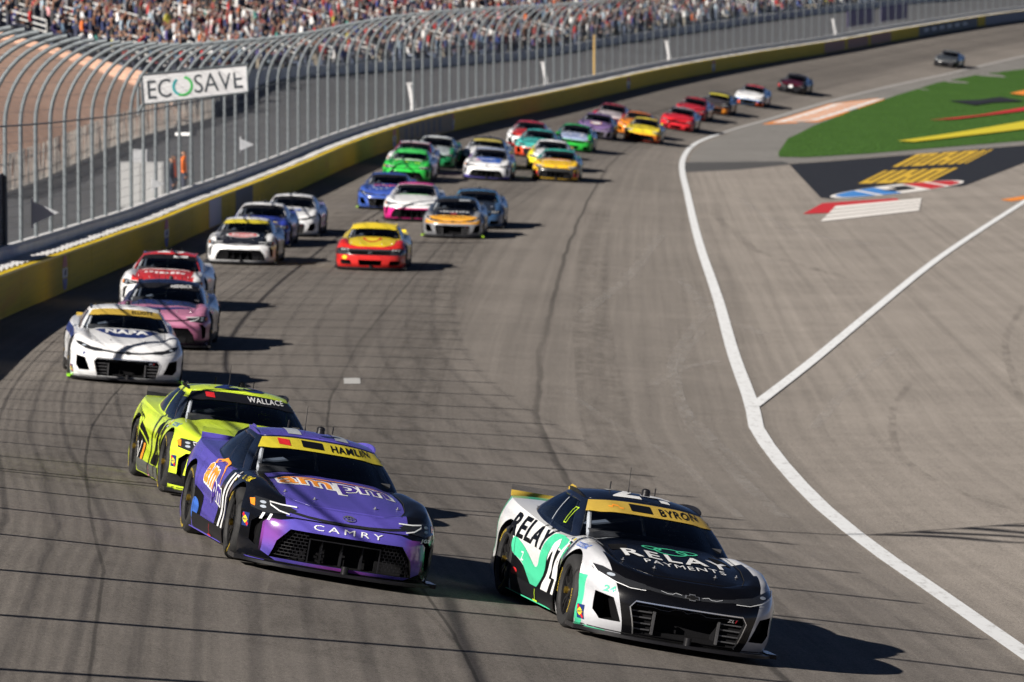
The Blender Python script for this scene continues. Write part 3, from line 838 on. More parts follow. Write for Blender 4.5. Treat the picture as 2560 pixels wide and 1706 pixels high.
# ---------------------------------------------------------------- people
def person_mesh(name, pose, levels=1):
    """one continuous skinned body; slots: trousers, top, skin, hair"""
    J = {'pel': (0, 0, .95), 'chest': (0, .02, 1.30), 'neck': (0, .02, 1.48), 'head': (0, -.01, 1.58), 'crown': (0, 0, 1.70)}
    E_ = [('pel', 'chest'), ('chest', 'neck'), ('neck', 'head'), ('head', 'crown')]
    R_ = {'pel': (.17, .12), 'chest': (.19, .13), 'neck': (.065, .065), 'head': (.095, .105), 'crown': (.075, .085)}
    for s, n in ((-1, 'l'), (1, 'r')):
        if pose == 'sit':
            pts = [('hip', (.10*s, 0, .92), .10), ('knee', (.13*s, -.45, .95), .075), ('ank', (.13*s, -.50, .52), .05), ('toe', (.13*s, -.64, .49), .04)]
        else:
            pts = [('hip', (.10*s, 0, .90), .10), ('knee', (.11*s, -.02, .50), .07), ('ank', (.11*s, .02, .08), .05), ('toe', (.12*s, -.13, .04), .04)]
        prev = 'pel'
        for k, p, r in pts:
            J[k+n] = p; R_[k+n] = (r, r); E_.append((prev, k+n)); prev = k+n
        if pose == 'cheer' and s == 1:
            pts = [('sho', (.20*s, .02, 1.42), .07), ('elb', (.33*s, -.03, 1.62), .05), ('wri', (.27*s, -.06, 1.88), .038), ('han', (.26*s, -.06, 1.97), .035)]
        elif pose == 'sit' or pose == 'cheer':
            pts = [('sho', (.20*s, .02, 1.42), .07), ('elb', (.26*s, -.08, 1.14), .05), ('wri', (.13*s, -.30, 1.08), .038), ('han', (.08*s, -.36, 1.08), .035)]
        else:
            pts = [('sho', (.20*s, .02, 1.42), .07), ('elb', (.26*s, .04, 1.12), .05), ('wri', (.25*s, -.08, .88), .038), ('han', (.25*s, -.10, .79), .035)]
        prev = 'chest'
        for k, p, r in pts:
            J[k+n] = p; R_[k+n] = (r, r); E_.append((prev, k+n)); prev = k+n
    names = list(J)
    me = bpy.data.meshes.new(name); me.from_pydata([J[k] for k in names], [(names.index(a), names.index(b)) for a, b in E_], [])
    o = bpy.data.objects.new(name, me); col.objects.link(o)
    sk = o.modifiers.new('s', 'SKIN'); sk.use_smooth_shade = True
    for i, k in enumerate(names):
        me.skin_vertices[0].data[i].radius = R_[k]; me.skin_vertices[0].data[i].use_root = (k == 'pel')
    ss_ = o.modifiers.new('d', 'SUBSURF'); ss_.levels = levels; ss_.render_levels = levels
    bpy.context.view_layer.update()
    out = bpy.data.meshes.new_from_object(o.evaluated_get(bpy.context.evaluated_depsgraph_get()))
    out.name = name; bpy.data.objects.remove(o)
    if pose == 'sit':
        for v in out.vertices: v.co.z -= .38
    seat = .38 if pose == 'sit' else 0
    idx = []
    for p in out.polygons:
        c = p.center; z = c.z + seat
        if z > 1.50 and abs(c.x) < .13: k = 3 if (z > 1.62 or c.y > .03) else 2
        elif pose != 'stand' and (z > 1.66 or (c.y < -.24 and z > 1.0)): k = 2
        elif pose == 'stand' and z < .86 and abs(c.x) > .2: k = 2
        elif z > .99 and (c.y > -.2 or z > 1.08): k = 1
        else: k = 0
        idx.append(k)
    while len(out.materials): out.materials.pop()
    out.polygons.foreach_set('material_index', idx)
    out.polygons.foreach_set('use_smooth', [True] * len(idx))
    return out
def attr_mat(name, attr, rough=.8):
    n = Nodes(name)
    if attr == 'obj':
        a = n.new("ShaderNodeObjectInfo"); n.color(a.outputs['Color'])
    else:
        a = n.new("ShaderNodeVertexColor"); a.layer_name = attr; n.color(a.outputs[0])
    n.set(roughness=rough); return n.mat
M_top = attr_mat('spectator_clothes', 'obj'); M_crowd = attr_mat('crowd_colours', 'colour')
M_pants = simple('dark_trousers', (.035, .04, .06), .85, var=.3); M_skin = simple('skin', (.30, .155, .10), .6, var=.1); M_hair = simple('hair_and_caps', (.05, .04, .035), .7, var=.4)
PM = {p: person_mesh('person_' + p, p) for p in ('sit', 'stand', 'cheer')}
for m in PM.values():
    for k in (M_pants, M_top, M_skin, M_hair): m.materials.append(k)
tops = [(.62,.62,.63),(.7,.7,.7),(.5,.5,.52),(.02,.022,.03),(.03,.03,.035),(.015,.02,.05),(.02,.03,.10),(.03,.06,.25),(.3,.02,.02),(.42,.03,.03),(.18,.03,.03),(.16,.16,.17),(.09,.09,.10),(.25,.22,.18),(.10,.16,.24),(.30,.38,.45),(.55,.12,.02),(.10,.04,.02),(.62,.30,.32),(.05,.04,.14),(.05,.20,.18),(.45,.40,.05)]
tw = [5,5,4,9,9,10,9,6,3,3.2,4,5,6,1.5,6,5,.8,2.5,.8,4,.8,.5]
cname = {0:'white',1:'bright white',2:'pale grey',3:'black',4:'charcoal black',5:'midnight navy',6:'navy',7:'royal blue',8:'dark red',9:'red',10:'maroon',11:'mid grey',12:'slate grey',13:'tan',14:'denim blue',15:'light blue',16:'orange',17:'brown',18:'pink',19:'dark purple',20:'teal',21:'yellow'}
seatlist = []
for r in range(0, 26):
    o0 = SO + r * TREAD + .62; z0 = SZ + r * RISE
    for y in stations(SY0 + .6, SY1 - 8, .56):
        pr = .62 if y > 400 else .50
        if any(abs(y - a) < .6 for a in AISLES): pr = .12
        if y < 273 + .22 * r: pr *= .5
        if y > 470: pr *= .75
        if rng.random() < pr: seatlist.append((y, o0, z0, r))
cand = sorted([s for s in seatlist if s[3] < 16], key=lambda s: s[0] + .5 * abs(s[3] - 6))
near, chosen = cand[:300], set(id(s) for s in cand[:300])
def place(y, o0, z0, pose):
    x, zw, t, n = wall_frame(y)
    p = Vector(soff(y, o0 if pose == 'sit' else o0 - .35, z0 + (.01 if pose != 'sit' else -.02)))
    a = math.atan2(n[1], n[0]) + math.pi / 2 + rng.uniform(-.5, .5)
    return Matrix.Translation(p) @ Matrix.Rotation(a, 4, 'Z') @ Matrix.Scale(rng.uniform(.93, 1.06), 4)
posename = {'sit': 'sitting', 'stand': 'standing', 'cheer': 'cheering'}
for s in near:
    pose = rng.choices(('sit', 'stand', 'cheer'), (6, 3, .8))[0]
    k = rng.choices(range(len(tops)), tw)[0]
    o = obj('person', PM[pose]); o.matrix_world = place(s[0], s[1], s[2], pose)
    c = tops[k]; j = rng.uniform(.8, 1.15); o.color = (c[0]*j, c[1]*j, c[2]*j, 1)
    tag(o, f'spectator in a {cname[k]} top {posename[pose]} near the end of the grandstand', 'person', f'spectators {posename[pose]} in {cname[k]} near the stand end')
# the rest of the crowd reads as one mass
def low(me, ratio):
    o = bpy.data.objects.new('tmp', me); col.objects.link(o); d = o.modifiers.new('d', 'DECIMATE'); d.ratio = ratio
    bpy.context.view_layer.update()
    m = bpy.data.meshes.new_from_object(o.evaluated_get(bpy.context.evaluated_depsgraph_get())); bpy.data.objects.remove(o)
    v = np.array([x.co for x in m.vertices]); f = [tuple(p.vertices) for p in m.polygons]; ix = [p.material_index for p in m.polygons]
    bpy.data.meshes.remove(m); return v, f, ix
LOW = {p: low(PM[p], .16) for p in PM}
cv, cf, cc = [], [], []
nb = 0
for s in seatlist:
    if id(s) in chosen: continue
    pose = rng.choices(('sit', 'stand', 'cheer'), (6, 2.6, .6))[0]
    v, f, ix = LOW[pose]; M = np.array(place(s[0], s[1], s[2], pose))
    cv.append(v @ M[:3, :3].T + M[:3, 3])
    k = tops[rng.choices(range(len(tops)), tw)[0]]; sk = rng.choice(((.26,.14,.10),(.20,.11,.08),(.10,.05,.035))); hr = rng.choice(((.05,.04,.03),(.02,.02,.02),(.03,.025,.02),(.45,.45,.45),(.25,.02,.02),(.03,.04,.12)))
    pt = rng.choice(((.03,.04,.07),(.02,.02,.025),(.10,.13,.2),(.28,.25,.2)))
    for a, q in zip(f, ix):
        cf.append(tuple(nb + i for i in a)); cc.append((tuple(.8*u_ for u_ in (pt, k, sk, hr)[q]), len(a)))
    nb += len(v)
me = bpy.data.meshes.new('crowd'); me.from_pydata(np.concatenate(cv).tolist(), [], cf); me.materials.append(M_crowd)
ca = me.color_attributes.new('colour', 'FLOAT_COLOR', 'CORNER')
ca.data.foreach_set('color', np.concatenate([np.tile((*c, 1.0), n_) for c, n_ in cc]).astype(np.float32))
tag(obj('crowd', me), 'dense crowd of spectators filling the far rows of the grandstand', 'crowd', kind='stuff')
# track workers in orange vests behind the fence
for y, o_, c, lab in ((182, 2.2, (.75, .10, .02), 'worker in an orange red vest standing beside the service cabinet'), (187, 2.4, (.75, .16, .02), 'worker in an orange vest with a pale cap leaning on the fence'), (179.5, 2.0, (.04, .05, .07), 'worker in dark clothes standing next to the cabinet')):
    p = obj('person', PM['stand']); x, zw, t, n = wall_frame(y)
    p.matrix_world = Matrix.Translation(Vector(off(y, o_, .27))) @ Matrix.Rotation(math.atan2(n[1], n[0]) + math.pi/2, 4, 'Z') @ Matrix.Scale(1.08, 4); p.color = (*c, 1)
    tag(p, lab, 'person', 'track workers behind the fence')
# ---------------------------------------------------------------- the race car kit (x forward, y left, z up, origin on the ground)
FA = 1.397                                   # axle distance from the middle
def chord(pts):
    P = np.array(pts, float); return np.concatenate([[0], np.cumsum(np.linalg.norm(np.diff(P, axis=0), axis=1))])
OUT = [(2.40,0),(2.388,.25),(2.34,.50),(2.235,.72),(2.06,.875),(1.80,.955),(1.40,.985),(.9,.975),(.3,.965),(-.4,.968),(-1.0,.985),(-1.4,.995),(-1.9,.975),(-2.25,.915),(-2.42,.76),(-2.47,.45),(-2.48,0)]
oc = chord(OUT); ofx, ofy = pchip(oc, [p[0] for p in OUT]), pchip(oc, [p[1] for p in OUT])
edge_z = pchip([-2.48,-2.0,-1.6,-1.2,-.6,0,.5,1.0,1.4,1.7,2.0,2.2,2.4], [.945,.93,.905,.875,.825,.795,.79,.81,.805,.762,.698,.655,.635])
mid_z = pchip([-2.48,-1.8,-1.2,-.4,.4,.8,1.0,1.4,1.7,2.0,2.2,2.4], [.965,.955,.93,.90,.895,.892,.868,.805,.752,.695,.652,.640])
def sstep(a, b, x):
    t = min(max((x - a) / (b - a), 0), 1); return t*t*(3-2*t)
so = np.concatenate([np.linspace(0, oc[3], 15)[:-1], np.linspace(oc[3], oc[6], 18)[:-1], np.linspace(oc[6], oc[12], 46)[:-1], np.linspace(oc[12], oc[-1], 18)])
LV = np.array([0, .03, .08, .15, .22, .30, .40, .50, .60, .68, .76, .83, .89, .94, .975, 1.0])
def body_side():
    P = np.zeros((len(so), len(LV), 3))
    for i, s in enumerate(so):
        x, y = float(ofx(s)), float(ofy(s))
        dx, dy = float(ofx(s+.01)-ofx(s-.01)), float(ofy(s+.01)-ofy(s-.01)); m = math.hypot(dx, dy)
        nx, ny = dy/m, -dx/m
        if i == 0: nx, ny = 1, 0
        if i == len(so)-1: nx, ny = -1, 0
        fr, re = sstep(.1, .85, nx), sstep(.3, .9, -nx)
        it = .115 + .10*fr - .06*re
        ez = float(edge_z(x - nx*it)); zb = .085 + .0*fr + .10*re
        for k, l in enumerate(LV):
            ins = .045*max(0, 1-l/.3)**2 + it*(max(l-.52, 0)/.48)**2.3
            if fr > 0: ins += fr*(.05*max(0, 1-l/.25)**1.5 - .0)
            # sculpted waist along the doors, flared over the wheels
            side = 1 - max(fr, re)
            fl = math.exp(-((x-FA)/.48)**4) + math.exp(-((x+FA)/.48)**4)
            ins += side*(1-fl)*.030*math.exp(-((l-.45)/.2)**2)
            ins -= side*fl*.018*math.exp(-((l-.62)/.25)**2)
            P[i, k] = (x - nx*ins, y - ny*ins, zb + (ez-zb)*l)
    P[0, :, 1] = 0; P[-1, :, 1] = 0
    return P
BS = body_side()
TC = np.unique(np.concatenate([np.linspace(0, .8, 13), np.linspace(.8, 1, 6)])); TT = np.concatenate([-TC[::-1][:-1], TC])
def deck_z(x, t, ez):
    t = abs(t); z = ez + (float(mid_z(x)) - ez)*(1 - t**2.4)
    if x > .5:
        k = sstep(.5, .9, x)*(1-sstep(1.75, 2.15, x))
        z += k*(.028*math.exp(-((t-.88)/.11)**2) - .022*math.exp(-((t-.70)/.09)**2))
        z += .012*sstep(.9, 1.3, x)*(1-sstep(1.8, 2.2, x))*math.exp(-((t-.34)/.12)**2)
    return z
def deck_row(i):
    x, y, ez = BS[i, -1]
    return [(x, t*y, deck_z(x, t, ez) if abs(t) < 1 else ez) for t in TT]
DK = np.array([deck_row(i) for i in range(len(so))])
GB = [(.95,0),(.925,.28),(.83,.55),(.62,.775),(.35,.80),(-.1,.815),(-.6,.815),(-1.15,.785),(-1.52,.70),(-1.76,.42),(-1.84,0)]
GT = [(.05,0),(.045,.22),(.02,.42),(-.05,.572),(-.18,.60),(-.32,.605),(-.5,.605),(-.72,.585),(-.88,.52),(-.95,.28),(-.965,0)]
GTZ = [1.212,1.208,1.193,1.168,1.178,1.187,1.192,1.190,1.180,1.196,1.205]
gp = np.arange(11.0); gbx, gby = pchip(gp, [p[0] for p in GB]), pchip(gp, [p[1] for p in GB]); gtx, gty, gtz = pchip(gp, [p[0] for p in GT]), pchip(gp, [p[1] for p in GT]), pchip(gp, GTZ)
PV = np.unique(np.concatenate([np.linspace(0, 2.86, 14), np.linspace(2.86, 3.6, 7), np.linspace(3.6, 5.5, 8), [5.62], np.linspace(5.62, 7.0, 6), np.linspace(7.0, 8.4, 6), np.linspace(8.4, 10, 8)]))
GL = np.array([0, .04, .10, .2, .3, .4, .5, .6, .68, .77, .86, .93, .965, 1.0])
def body_top_at(x, y):
    # height of the body deck below the glass
    i = int(np.argmin(np.abs(BS[20:-4, -1, 0] - x))) + 20
    ye = BS[i, -1, 1]; return deck_z(x, min(abs(y)/ye, 1), BS[i, -1, 2])
def green():
    P = np.zeros((len(PV), len(GL), 3))
    for i, p in enumerate(PV):
        b = Vector((float(gbx(p)), float(gby(p)), 0)); b.z = body_top_at(b.x, b.y) - .015
        t = Vector((float(gtx(p)), float(gty(p)), float(gtz(p))))
        n = Vector((sstep(3.6, 2.2, p) if False else 0, 1, 0))
        for k, l in enumerate(GL):
            q = b.lerp(t, l); bl = math.sin(math.pi*l)
            if 2.86 < p < 8.4: q.y += .028*bl
            else: q.z += .030*bl*(1 if p < 4 else .6); q.x += .02*bl if p < 4 else -.02*bl
            P[i, k] = q
    P[0, :, 1] = 0; P[-1, :, 1] = 0
    return P
GR = green()
def mirror(P): 
    Q = P.copy(); Q[..., 1] *= -1; return Q
def grid_faces(n, m, base=0): return [(base+i*m+k, base+i*m+k+1, base+(i+1)*m+k+1, base+(i+1)*m+k) for i in range(n-1) for k in range(m-1)]
def fix(me, merge=.0005, sharp=30):
    bm = bmesh.new(); bm.from_mesh(me); bmesh.ops.remove_doubles(bm, verts=bm.verts, dist=merge)
    bmesh.ops.dissolve_degenerate(bm, edges=bm.edges, dist=.0002)
    bmesh.ops.recalc_face_normals(bm, faces=bm.faces); bm.to_mesh(me); bm.free()
    me.polygons.foreach_set('use_smooth', [True]*len(me.polygons))
    if sharp: me.set_sharp_from_angle(angle=math.radians(sharp))
    return me
M_dark = simple("car_dark_plastic", (.006, .006, .007), .8, spec=.1)
M_carbon = simple("car_carbon_black", (.010, .010, .012), .4, spec=.25)
M_rubber = simple("tyre_rubber", (.022, .022, .023), .75, var=.3, scale=14)
M_rim = simple("rim_black", (.035, .034, .036), .35, metal=.6)
M_nut = simple("wheel_nut_gold", (.45, .30, .05), .3, metal=.9)
M_cage = simple("cage_grey", (.62, .63, .65), .5)
M_seatc = simple("seat_black", (.05, .05, .055), .7)
M_pin = simple("hood_pin_steel", (.55, .55, .56), .3, metal=.9)
def glass_mat(name, tint, gl=.10, rough=.03):
    n = Nodes(name); nt = n.nt
    tr = n.new("ShaderNodeBsdfTransparent"); tr.inputs[0].default_value = (*tint, 1)
    go = n.new("ShaderNodeBsdfGlossy"); go.inputs['Roughness'].default_value = rough; go.inputs[0].default_value = (.9, .95, 1, 1)
    fr = n.new("ShaderNodeFresnel"); fr.inputs[0].default_value = 1.5
    mx = n.new("ShaderNodeMixShader")
    f = n.math('MAXIMUM', fr.outputs[0], gl)
    n.link(f, mx.inputs[0]); n.link(tr.outputs[0], mx.inputs[1]); n.link(go.outputs[0], mx.inputs[2])
    n.link(mx.outputs[0], nt.nodes["Material Output"].inputs[0])
    return n.mat
M_glass = glass_mat("windscreen_glass", (.86, .89, .93), .07)
M_sglass = glass_mat("side_window_glass", (.14, .17, .22), .10, .12)
M_clear = glass_mat("clear_plastic", (.75, .77, .8), .06)

def grid_mesh(P, mats=(), both=True, name='g', lift=0):
    n, m = P.shape[:2]; v = list(P.reshape(-1, 3)); f = grid_faces(n, m)
    if both: v += list(mirror(P).reshape(-1, 3)); f += [tuple(reversed(q)) for q in grid_faces(n, m, n*m)]
    return fix(make_mesh(name, v, f, mats))
def point_in(poly, a, b):
    ins = False
    for i in range(len(poly)):
        (x1, y1), (x2, y2) = poly[i-1], poly[i]
        if (y1 > b) != (y2 > b) and a < (x2-x1)*(b-y1)/(y2-y1)+x1: ins = not ins
    return ins
GBP = [(float(gbx(p)), float(gby(p))) for p in np.linspace(0, 10, 50)]; GBP = GBP + [(x, -y) for x, y in GBP[::-1][1:-1]]
def mir(poly): return [(-y, z) for y, z in poly][::-1]
# grille and duct openings by body style (y, z as seen from the front)
STYLE = {
 'camaro': dict(cuts=[([(-.30,.155),(.30,.155),(.315,.335),(-.315,.335)], 2.08), ([(-.50,.12),(.50,.12),(.555,.36),(.515,.41),(-.515,.41),(-.555,.36)], 2.24)],
                ducts=[[(.625,.20),(.80,.195),(.86,.27),(.86,.445),(.715,.415)]]),
 'camry': dict(cuts=[([(-.34,.14),(.34,.14),(.34,.36),(-.34,.36)], 2.08), ([(-.70,.135),(.70,.135),(.66,.30),(.55,.43),(-.55,.43),(-.66,.30)], 2.14)],
                ducts=[[(.83,.22),(.885,.26),(.885,.44),(.82,.51),(.74,.515),(.80,.45)]]),
 'mustang': dict(cuts=[([(-.30,.15),(.30,.15),(.33,.30),(-.33,.30)], 2.08), ([(-.55,.44),(.55,.44),(.60,.55),(-.60,.55)], 2.22)],
                ducts=[[(.50,.16),(.80,.17),(.84,.29),(.55,.29)]]),
}
def build_body(style):
    n, m = BS.shape[:2]; ns = len(TT)
    v = list(BS.reshape(-1, 3)) + list(mirror(BS).reshape(-1, 3)) + list(DK.reshape(-1, 3))
    f = grid_faces(n, m) + grid_faces(n, m, n*m); ix = [0]*len(f)
    b = 2*n*m
    for q in grid_faces(n, ns, b):
        c = np.mean([v[k] for k in q], axis=0); f.append(q); ix.append(1 if (-1.6 < c[0] < .75 and abs(c[1]) < .72 and point_in(GBP, c[0]+.05, abs(c[1])*1.06)) else 0)
    for i in range(n-1): f.append((i*m, (i+1)*m, n*m+(i+1)*m, n*m+i*m)); ix.append(1)
    me = fix(make_mesh('body_'+style, v, f, [M_dark, M_dark], idx=ix), .0006)
    # wheel arches, grille and duct recesses are cut out of the closed shell
    cut = MB()
    for sx in (FA, -FA):
        for s in (-1, 1):
            pts = [(sx + .405*math.cos(t), .352 + .405*math.sin(t)) for t in np.linspace(0, 2*math.pi, 49)[:-1]]
            cut.prism(pts, .52*s, 1.25*s, 'Y')
    cutters = [cut]
    for poly, depth in STYLE[style]['cuts']:
        c = MB(); c.prism(poly, depth, 2.7, 'X'); cutters.append(c)
    for d in STYLE[style]['ducts']:
        for q in (d, mir(d)):
            c = MB(); mx = min(OUT, key=lambda p: abs(p[1]-abs(np.mean([a for a, b in q]))))[0]
            c.prism(q, mx - .10, 2.7, 'X'); cutters.append(c)
    o = bpy.data.objects.new('tmp', me); col.objects.link(o); tmp = [o]
    for c in cutters:
        cm = c.mesh('cut', [M_dark, M_dark], False); cm.polygons.foreach_set('material_index', [1]*len(cm.polygons))
        co = bpy.data.objects.new('cut', cm); col.objects.link(co); co.hide_render = True; tmp.append(co)
        bo = o.modifiers.new('b', 'BOOLEAN'); bo.object = co; bo.operation = 'DIFFERENCE'; bo.solver = 'EXACT'
    bpy.context.view_layer.update()
    out = bpy.data.meshes.new_from_object(o.evaluated_get(bpy.context.evaluated_depsgraph_get()))
    for t in tmp: bpy.data.objects.remove(t)
    out.name = 'body_'+style
    out.polygons.foreach_set('use_smooth', [True]*len(out.polygons)); out.set_sharp_from_angle(angle=math.radians(32))
    return out
BODY = {s: build_body(s) for s in STYLE}
# hood: its own panel, 5 mm proud of the body
hi = [i for i in range(len(so)) if .78 < DK[i, 0, 0] < 2.12]
tk = [k for k, t in enumerate(TT) if abs(t) <= .781]
HP = DK[np.ix_(hi, tk)].copy(); HP[..., 2] += .006
HP[:, 0, 2] -= .004; HP[:, -1, 2] -= .004
def shell(P, name, thick=.008):
    n, m = P.shape[:2]; v = list(P.reshape(-1, 3)); Q = P.copy(); Q[..., 2] -= thick; v += list(Q.reshape(-1, 3))
    f = grid_faces(n, m); b = n*m
    f += [tuple(reversed([b+k for k in q])) for q in grid_faces(n, m)]
    ring = [k for k in range(m)] + [i*m+m-1 for i in range(1, n)] + [(n-1)*m+k for k in range(m-2, -1, -1)] + [i*m for i in range(n-2, 0, -1)]
    f += [(ring[i], ring[(i+1) % len(ring)], b+ring[(i+1) % len(ring)], b+ring[i]) for i in range(len(ring))]
    return fix(make_mesh(name, v, f))
HOOD = shell(HP, 'hood')
ip = lambda p: int(np.argmin(np.abs(PV-p))); il = lambda l: int(np.argmin(np.abs(GL-l)))
def patch(p0, p1, l0, l1): return GR[ip(p0):ip(p1)+1, il(l0):il(l1)+1]
WINDSCREEN = grid_mesh(np.concatenate([mirror(patch(0, 2.86, .04, .93))[::-1][:-1], patch(0, 2.86, .04, .93)]), both=False, name='windscreen')
BP = np.concatenate([mirror(patch(0, 2.86, .60, .93))[::-1][:-1], patch(0, 2.86, .60, .93)]).copy(); BP[..., 0] += .006; BP[..., 2] += .004
BANNER = grid_mesh(BP, both=False, name='windscreen_banner')
SIDEW = {s: grid_mesh(patch(3.6, 5.5, .10, .86) if s > 0 else mirror(patch(3.6, 5.5, .10, .86)), both=False, name='side_window') for s in (-1, 1)}
QUARW = {s: grid_mesh(patch(5.62, 7.0, .10, .86) if s > 0 else mirror(patch(5.62, 7.0, .10, .86)), both=False, name='quarter_window') for s in (-1, 1)}
RP = patch(8.4, 10, .10, .93); REARW = grid_mesh(np.concatenate([RP, mirror(RP)[::-1][1:]]), both=False, name='rear_window')
def build_pillars():
    n, m = GR.shape[:2]; v = list(GR.reshape(-1, 3)) + list(mirror(GR).reshape(-1, 3)); f = []
    for i in range(n-1):
        for k in range(m-1):
            p, l = (PV[i]+PV[i+1])/2, (GL[k]+GL[k+1])/2
            hole = (p < 2.86 and .04 < l < .93) or (3.6 < p < 5.5 and .10 < l < .86) or (5.62 < p < 7.0 and .10 < l < .86) or (p > 8.4 and .10 < l < .93)
            if not hole:
                for b in (0, n*m): f.append((b+i*m+k, b+i*m+k+1, b+(i+1)*m+k+1, b+(i+1)*m+k))
    me = fix(make_mesh('pillars', v, f), .0005)
    bm = bmesh.new(); bm.from_mesh(me); bmesh.ops.solidify(bm, geom=bm.faces[:], thickness=.014); bm.to_mesh(me); bm.free()
    return me
PILLARS = build_pillars()
rx = GR[:, -1]; NR = 17; tt = np.linspace(-1, 1, NR)
roof_edge = np.stack([np.array([(x, t*y, z + .062*math.sin(math.pi*min(max((x+.965)/1.015, 0.02), .98))**.6*(1-abs(t)**2.2) if abs(t) < 1 else z) for t in tt]) for x, y, z in rx])
ROOF = shell(roof_edge + np.array([0, 0, .001]), 'roof', .012)
# roof rails: curved lips along the roof edges
def rail_mesh(s):
    mb = MB(); q = [(x, y) for x, y in zip(gtx(np.linspace(3.3, 7.9, 16)), gty(np.linspace(3.3, 7.9, 16)))]; zz = gtz(np.linspace(3.3, 7.9, 16))
    v = []
    for k, ((x, y), z) in enumerate(zip(q, zz)):
        h = .034*math.sin(math.pi*(k+.3)/16)**.5; v += [(x, s*(y-.02), z-.01), (x, s*(y+.002), z+h), (x, s*(y+.016), z+h), (x, s*(y+.006), z-.01)]
    mb.add(v, [(i*4+k, i*4+(k+1) % 4, (i+1)*4+(k+1) % 4, (i+1)*4+k) for i in range(15) for k in range(4)] + [(0,1,2,3), (60,63,62,61)])
    return mb.mesh('roof_rail')
RAILS = {s: rail_mesh(s) for s in (-1, 1)}
def around_front(o0, z0, o1, z1, name, smax=5.4, mat=None):
    """a shelf following the nose outline"""
    mb = MB(); ss = [s for s in so if s < oc[5]+.02]
    R = []
    for s in ss:
        x, y = float(ofx(s)), float(ofy(s)); dx, dy = float(ofx(s+.01)-ofx(s-.01)), float(ofy(s+.01)-ofy(s-.01)); m = math.hypot(dx, dy)
        nx, ny = (dy/m, -dx/m) if s > 0 else (1, 0)
        R.append((x, y, nx, ny))
    full = [(x, -y, nx, -ny) for x, y, nx, ny in R[::-1]][:-1] + R
    v = []
    for x, y, nx, ny in full: v += [(x+nx*o0, y+ny*o0, z0), (x+nx*o1, y+ny*o1, z0), (x+nx*o1, y+ny*o1, z1), (x+nx*o0, y+ny*o0, z1)]
    mb.add(v, [(i*4+k, i*4+(k+1) % 4, (i+1)*4+(k+1) % 4, (i+1)*4+k) for i in range(len(full)-1) for k in range(4)] + [(0,1,2,3), tuple((len(full)-1)*4+k for k in (3,2,1,0))])
    return mb.mesh(name)
SPLITTER = around_front(-.14, .060, .045, .088, 'splitter')
SPL_END = {}
for s in (-1, 1): mb = MB(); mb.box((1.68, min(s*.90, s*1.0), .058), (2.02, max(s*.90, s*1.0), .10)); SPL_END[s] = mb.mesh('splitter_foot', smooth=False)
def rocker(s):
    i0, i1 = [int(np.argmin(np.abs(BS[20:-12, 0, 0]-x)))+20 for x in (.97, -.97)]
    P = BS[i0:i1+1, :5].copy(); P[..., 1] += .012; P[:, 0, 1] -= .02
    if s < 0: P = mirror(P)
    return grid_mesh(P, both=False, name='rocker_panel')
ROCK = {s: rocker(s) for s in (-1, 1)}
# wheels
def wheel_meshes():
    t = MB(); R, W = .352, .165
    t.lathe([(-W+.02, .235), (-W, .25), (-W-.004, .29), (-W+.004, .325), (-W+.03, .347), (-.1, R), (.1, R), (W-.03, .347), (W-.004, .325), (W+.004, .29), (W, .25), (W-.02, .235)], 'Y', 48)
    r = MB(); r.lathe([(-W+.02, .236), (-W+.03, .222), (-.02, .212), (W-.03, .222), (W-.02, .236)], 'Y', 40)
    r.lathe([(W-.09, .0005), (W-.09, .212)], 'Y', 32)
    s = MB()
    for k in range(10):
        a = 2*math.pi*k/10 + (.09 if k % 2 else -.09)
        c, d = math.cos(a), math.sin(a)
        w = .016
        px, pz = -d*w, c*w
        v = []
        for rr_, yy, ww in ((.05, W-.045, 1.3), (.13, W-.028, 1.0), (.225, W-.035, 1.1)):
            for q in (-1, 1):
                v += [(c*rr_+q*px*ww, yy, d*rr_+q*pz*ww), (c*rr_+q*px*ww, yy-.035, d*rr_+q*pz*ww)]
        f = []
        for j in range(2):
            b = j*4; f += [(b, b+2, b+6, b+4), (b, b+4, b+5, b+1), (b+2, b+3, b+7, b+6)]
        s.add(v, f)
    s.lathe([(W-.05, .075), (W-.025, .07), (W-.02, .045), (W-.02, .001)], 'Y', 24)
    n = MB(); n.lathe([(W-.025, .036), (W+.008, .034), (W+.012, .022), (W+.012, .0005)], 'Y', 12)
    return t.mesh('tyre'), r.mesh('wheel'), s.mesh('rim'), n.mesh('wheel_nut')
TYRE, BARREL, SPOKES, NUT = wheel_meshes()
TYRE.materials.append(M_rubber); BARREL.materials.append(M_dark); SPOKES.materials.append(M_rim); NUT.materials.append(M_nut)
def arc_text(s, r0, h, mat, start, yy):
    v, f = text_curve(s, 1.0, .02, res=2); V_ = np.array(v); mn, mx = V_.min(0), V_.max(0); V_ = (V_ - [(mn[0]+mx[0])/2, mn[1]]) * (h/(mx[1]-mn[1]))
    out = [((r0+b)*math.sin(start + a/(r0+h/2)*1.15), yy, (r0+b)*math.cos(start + a/(r0+h/2)*1.15)) for a, b in V_]
    return out, f
M_goodyear = simple("yellow_sidewall_print", (.45, .32, .03), .7)
def tyre_letters():
    mb = MB()
    for st_ in (0, math.pi):
        v, f = arc_text('GOODYEAR', .275, .030, None, st_, .1725); mb.add(v, f)
    return mb.mesh('tyre_lettering', [M_goodyear], False)
TLET = tyre_letters()
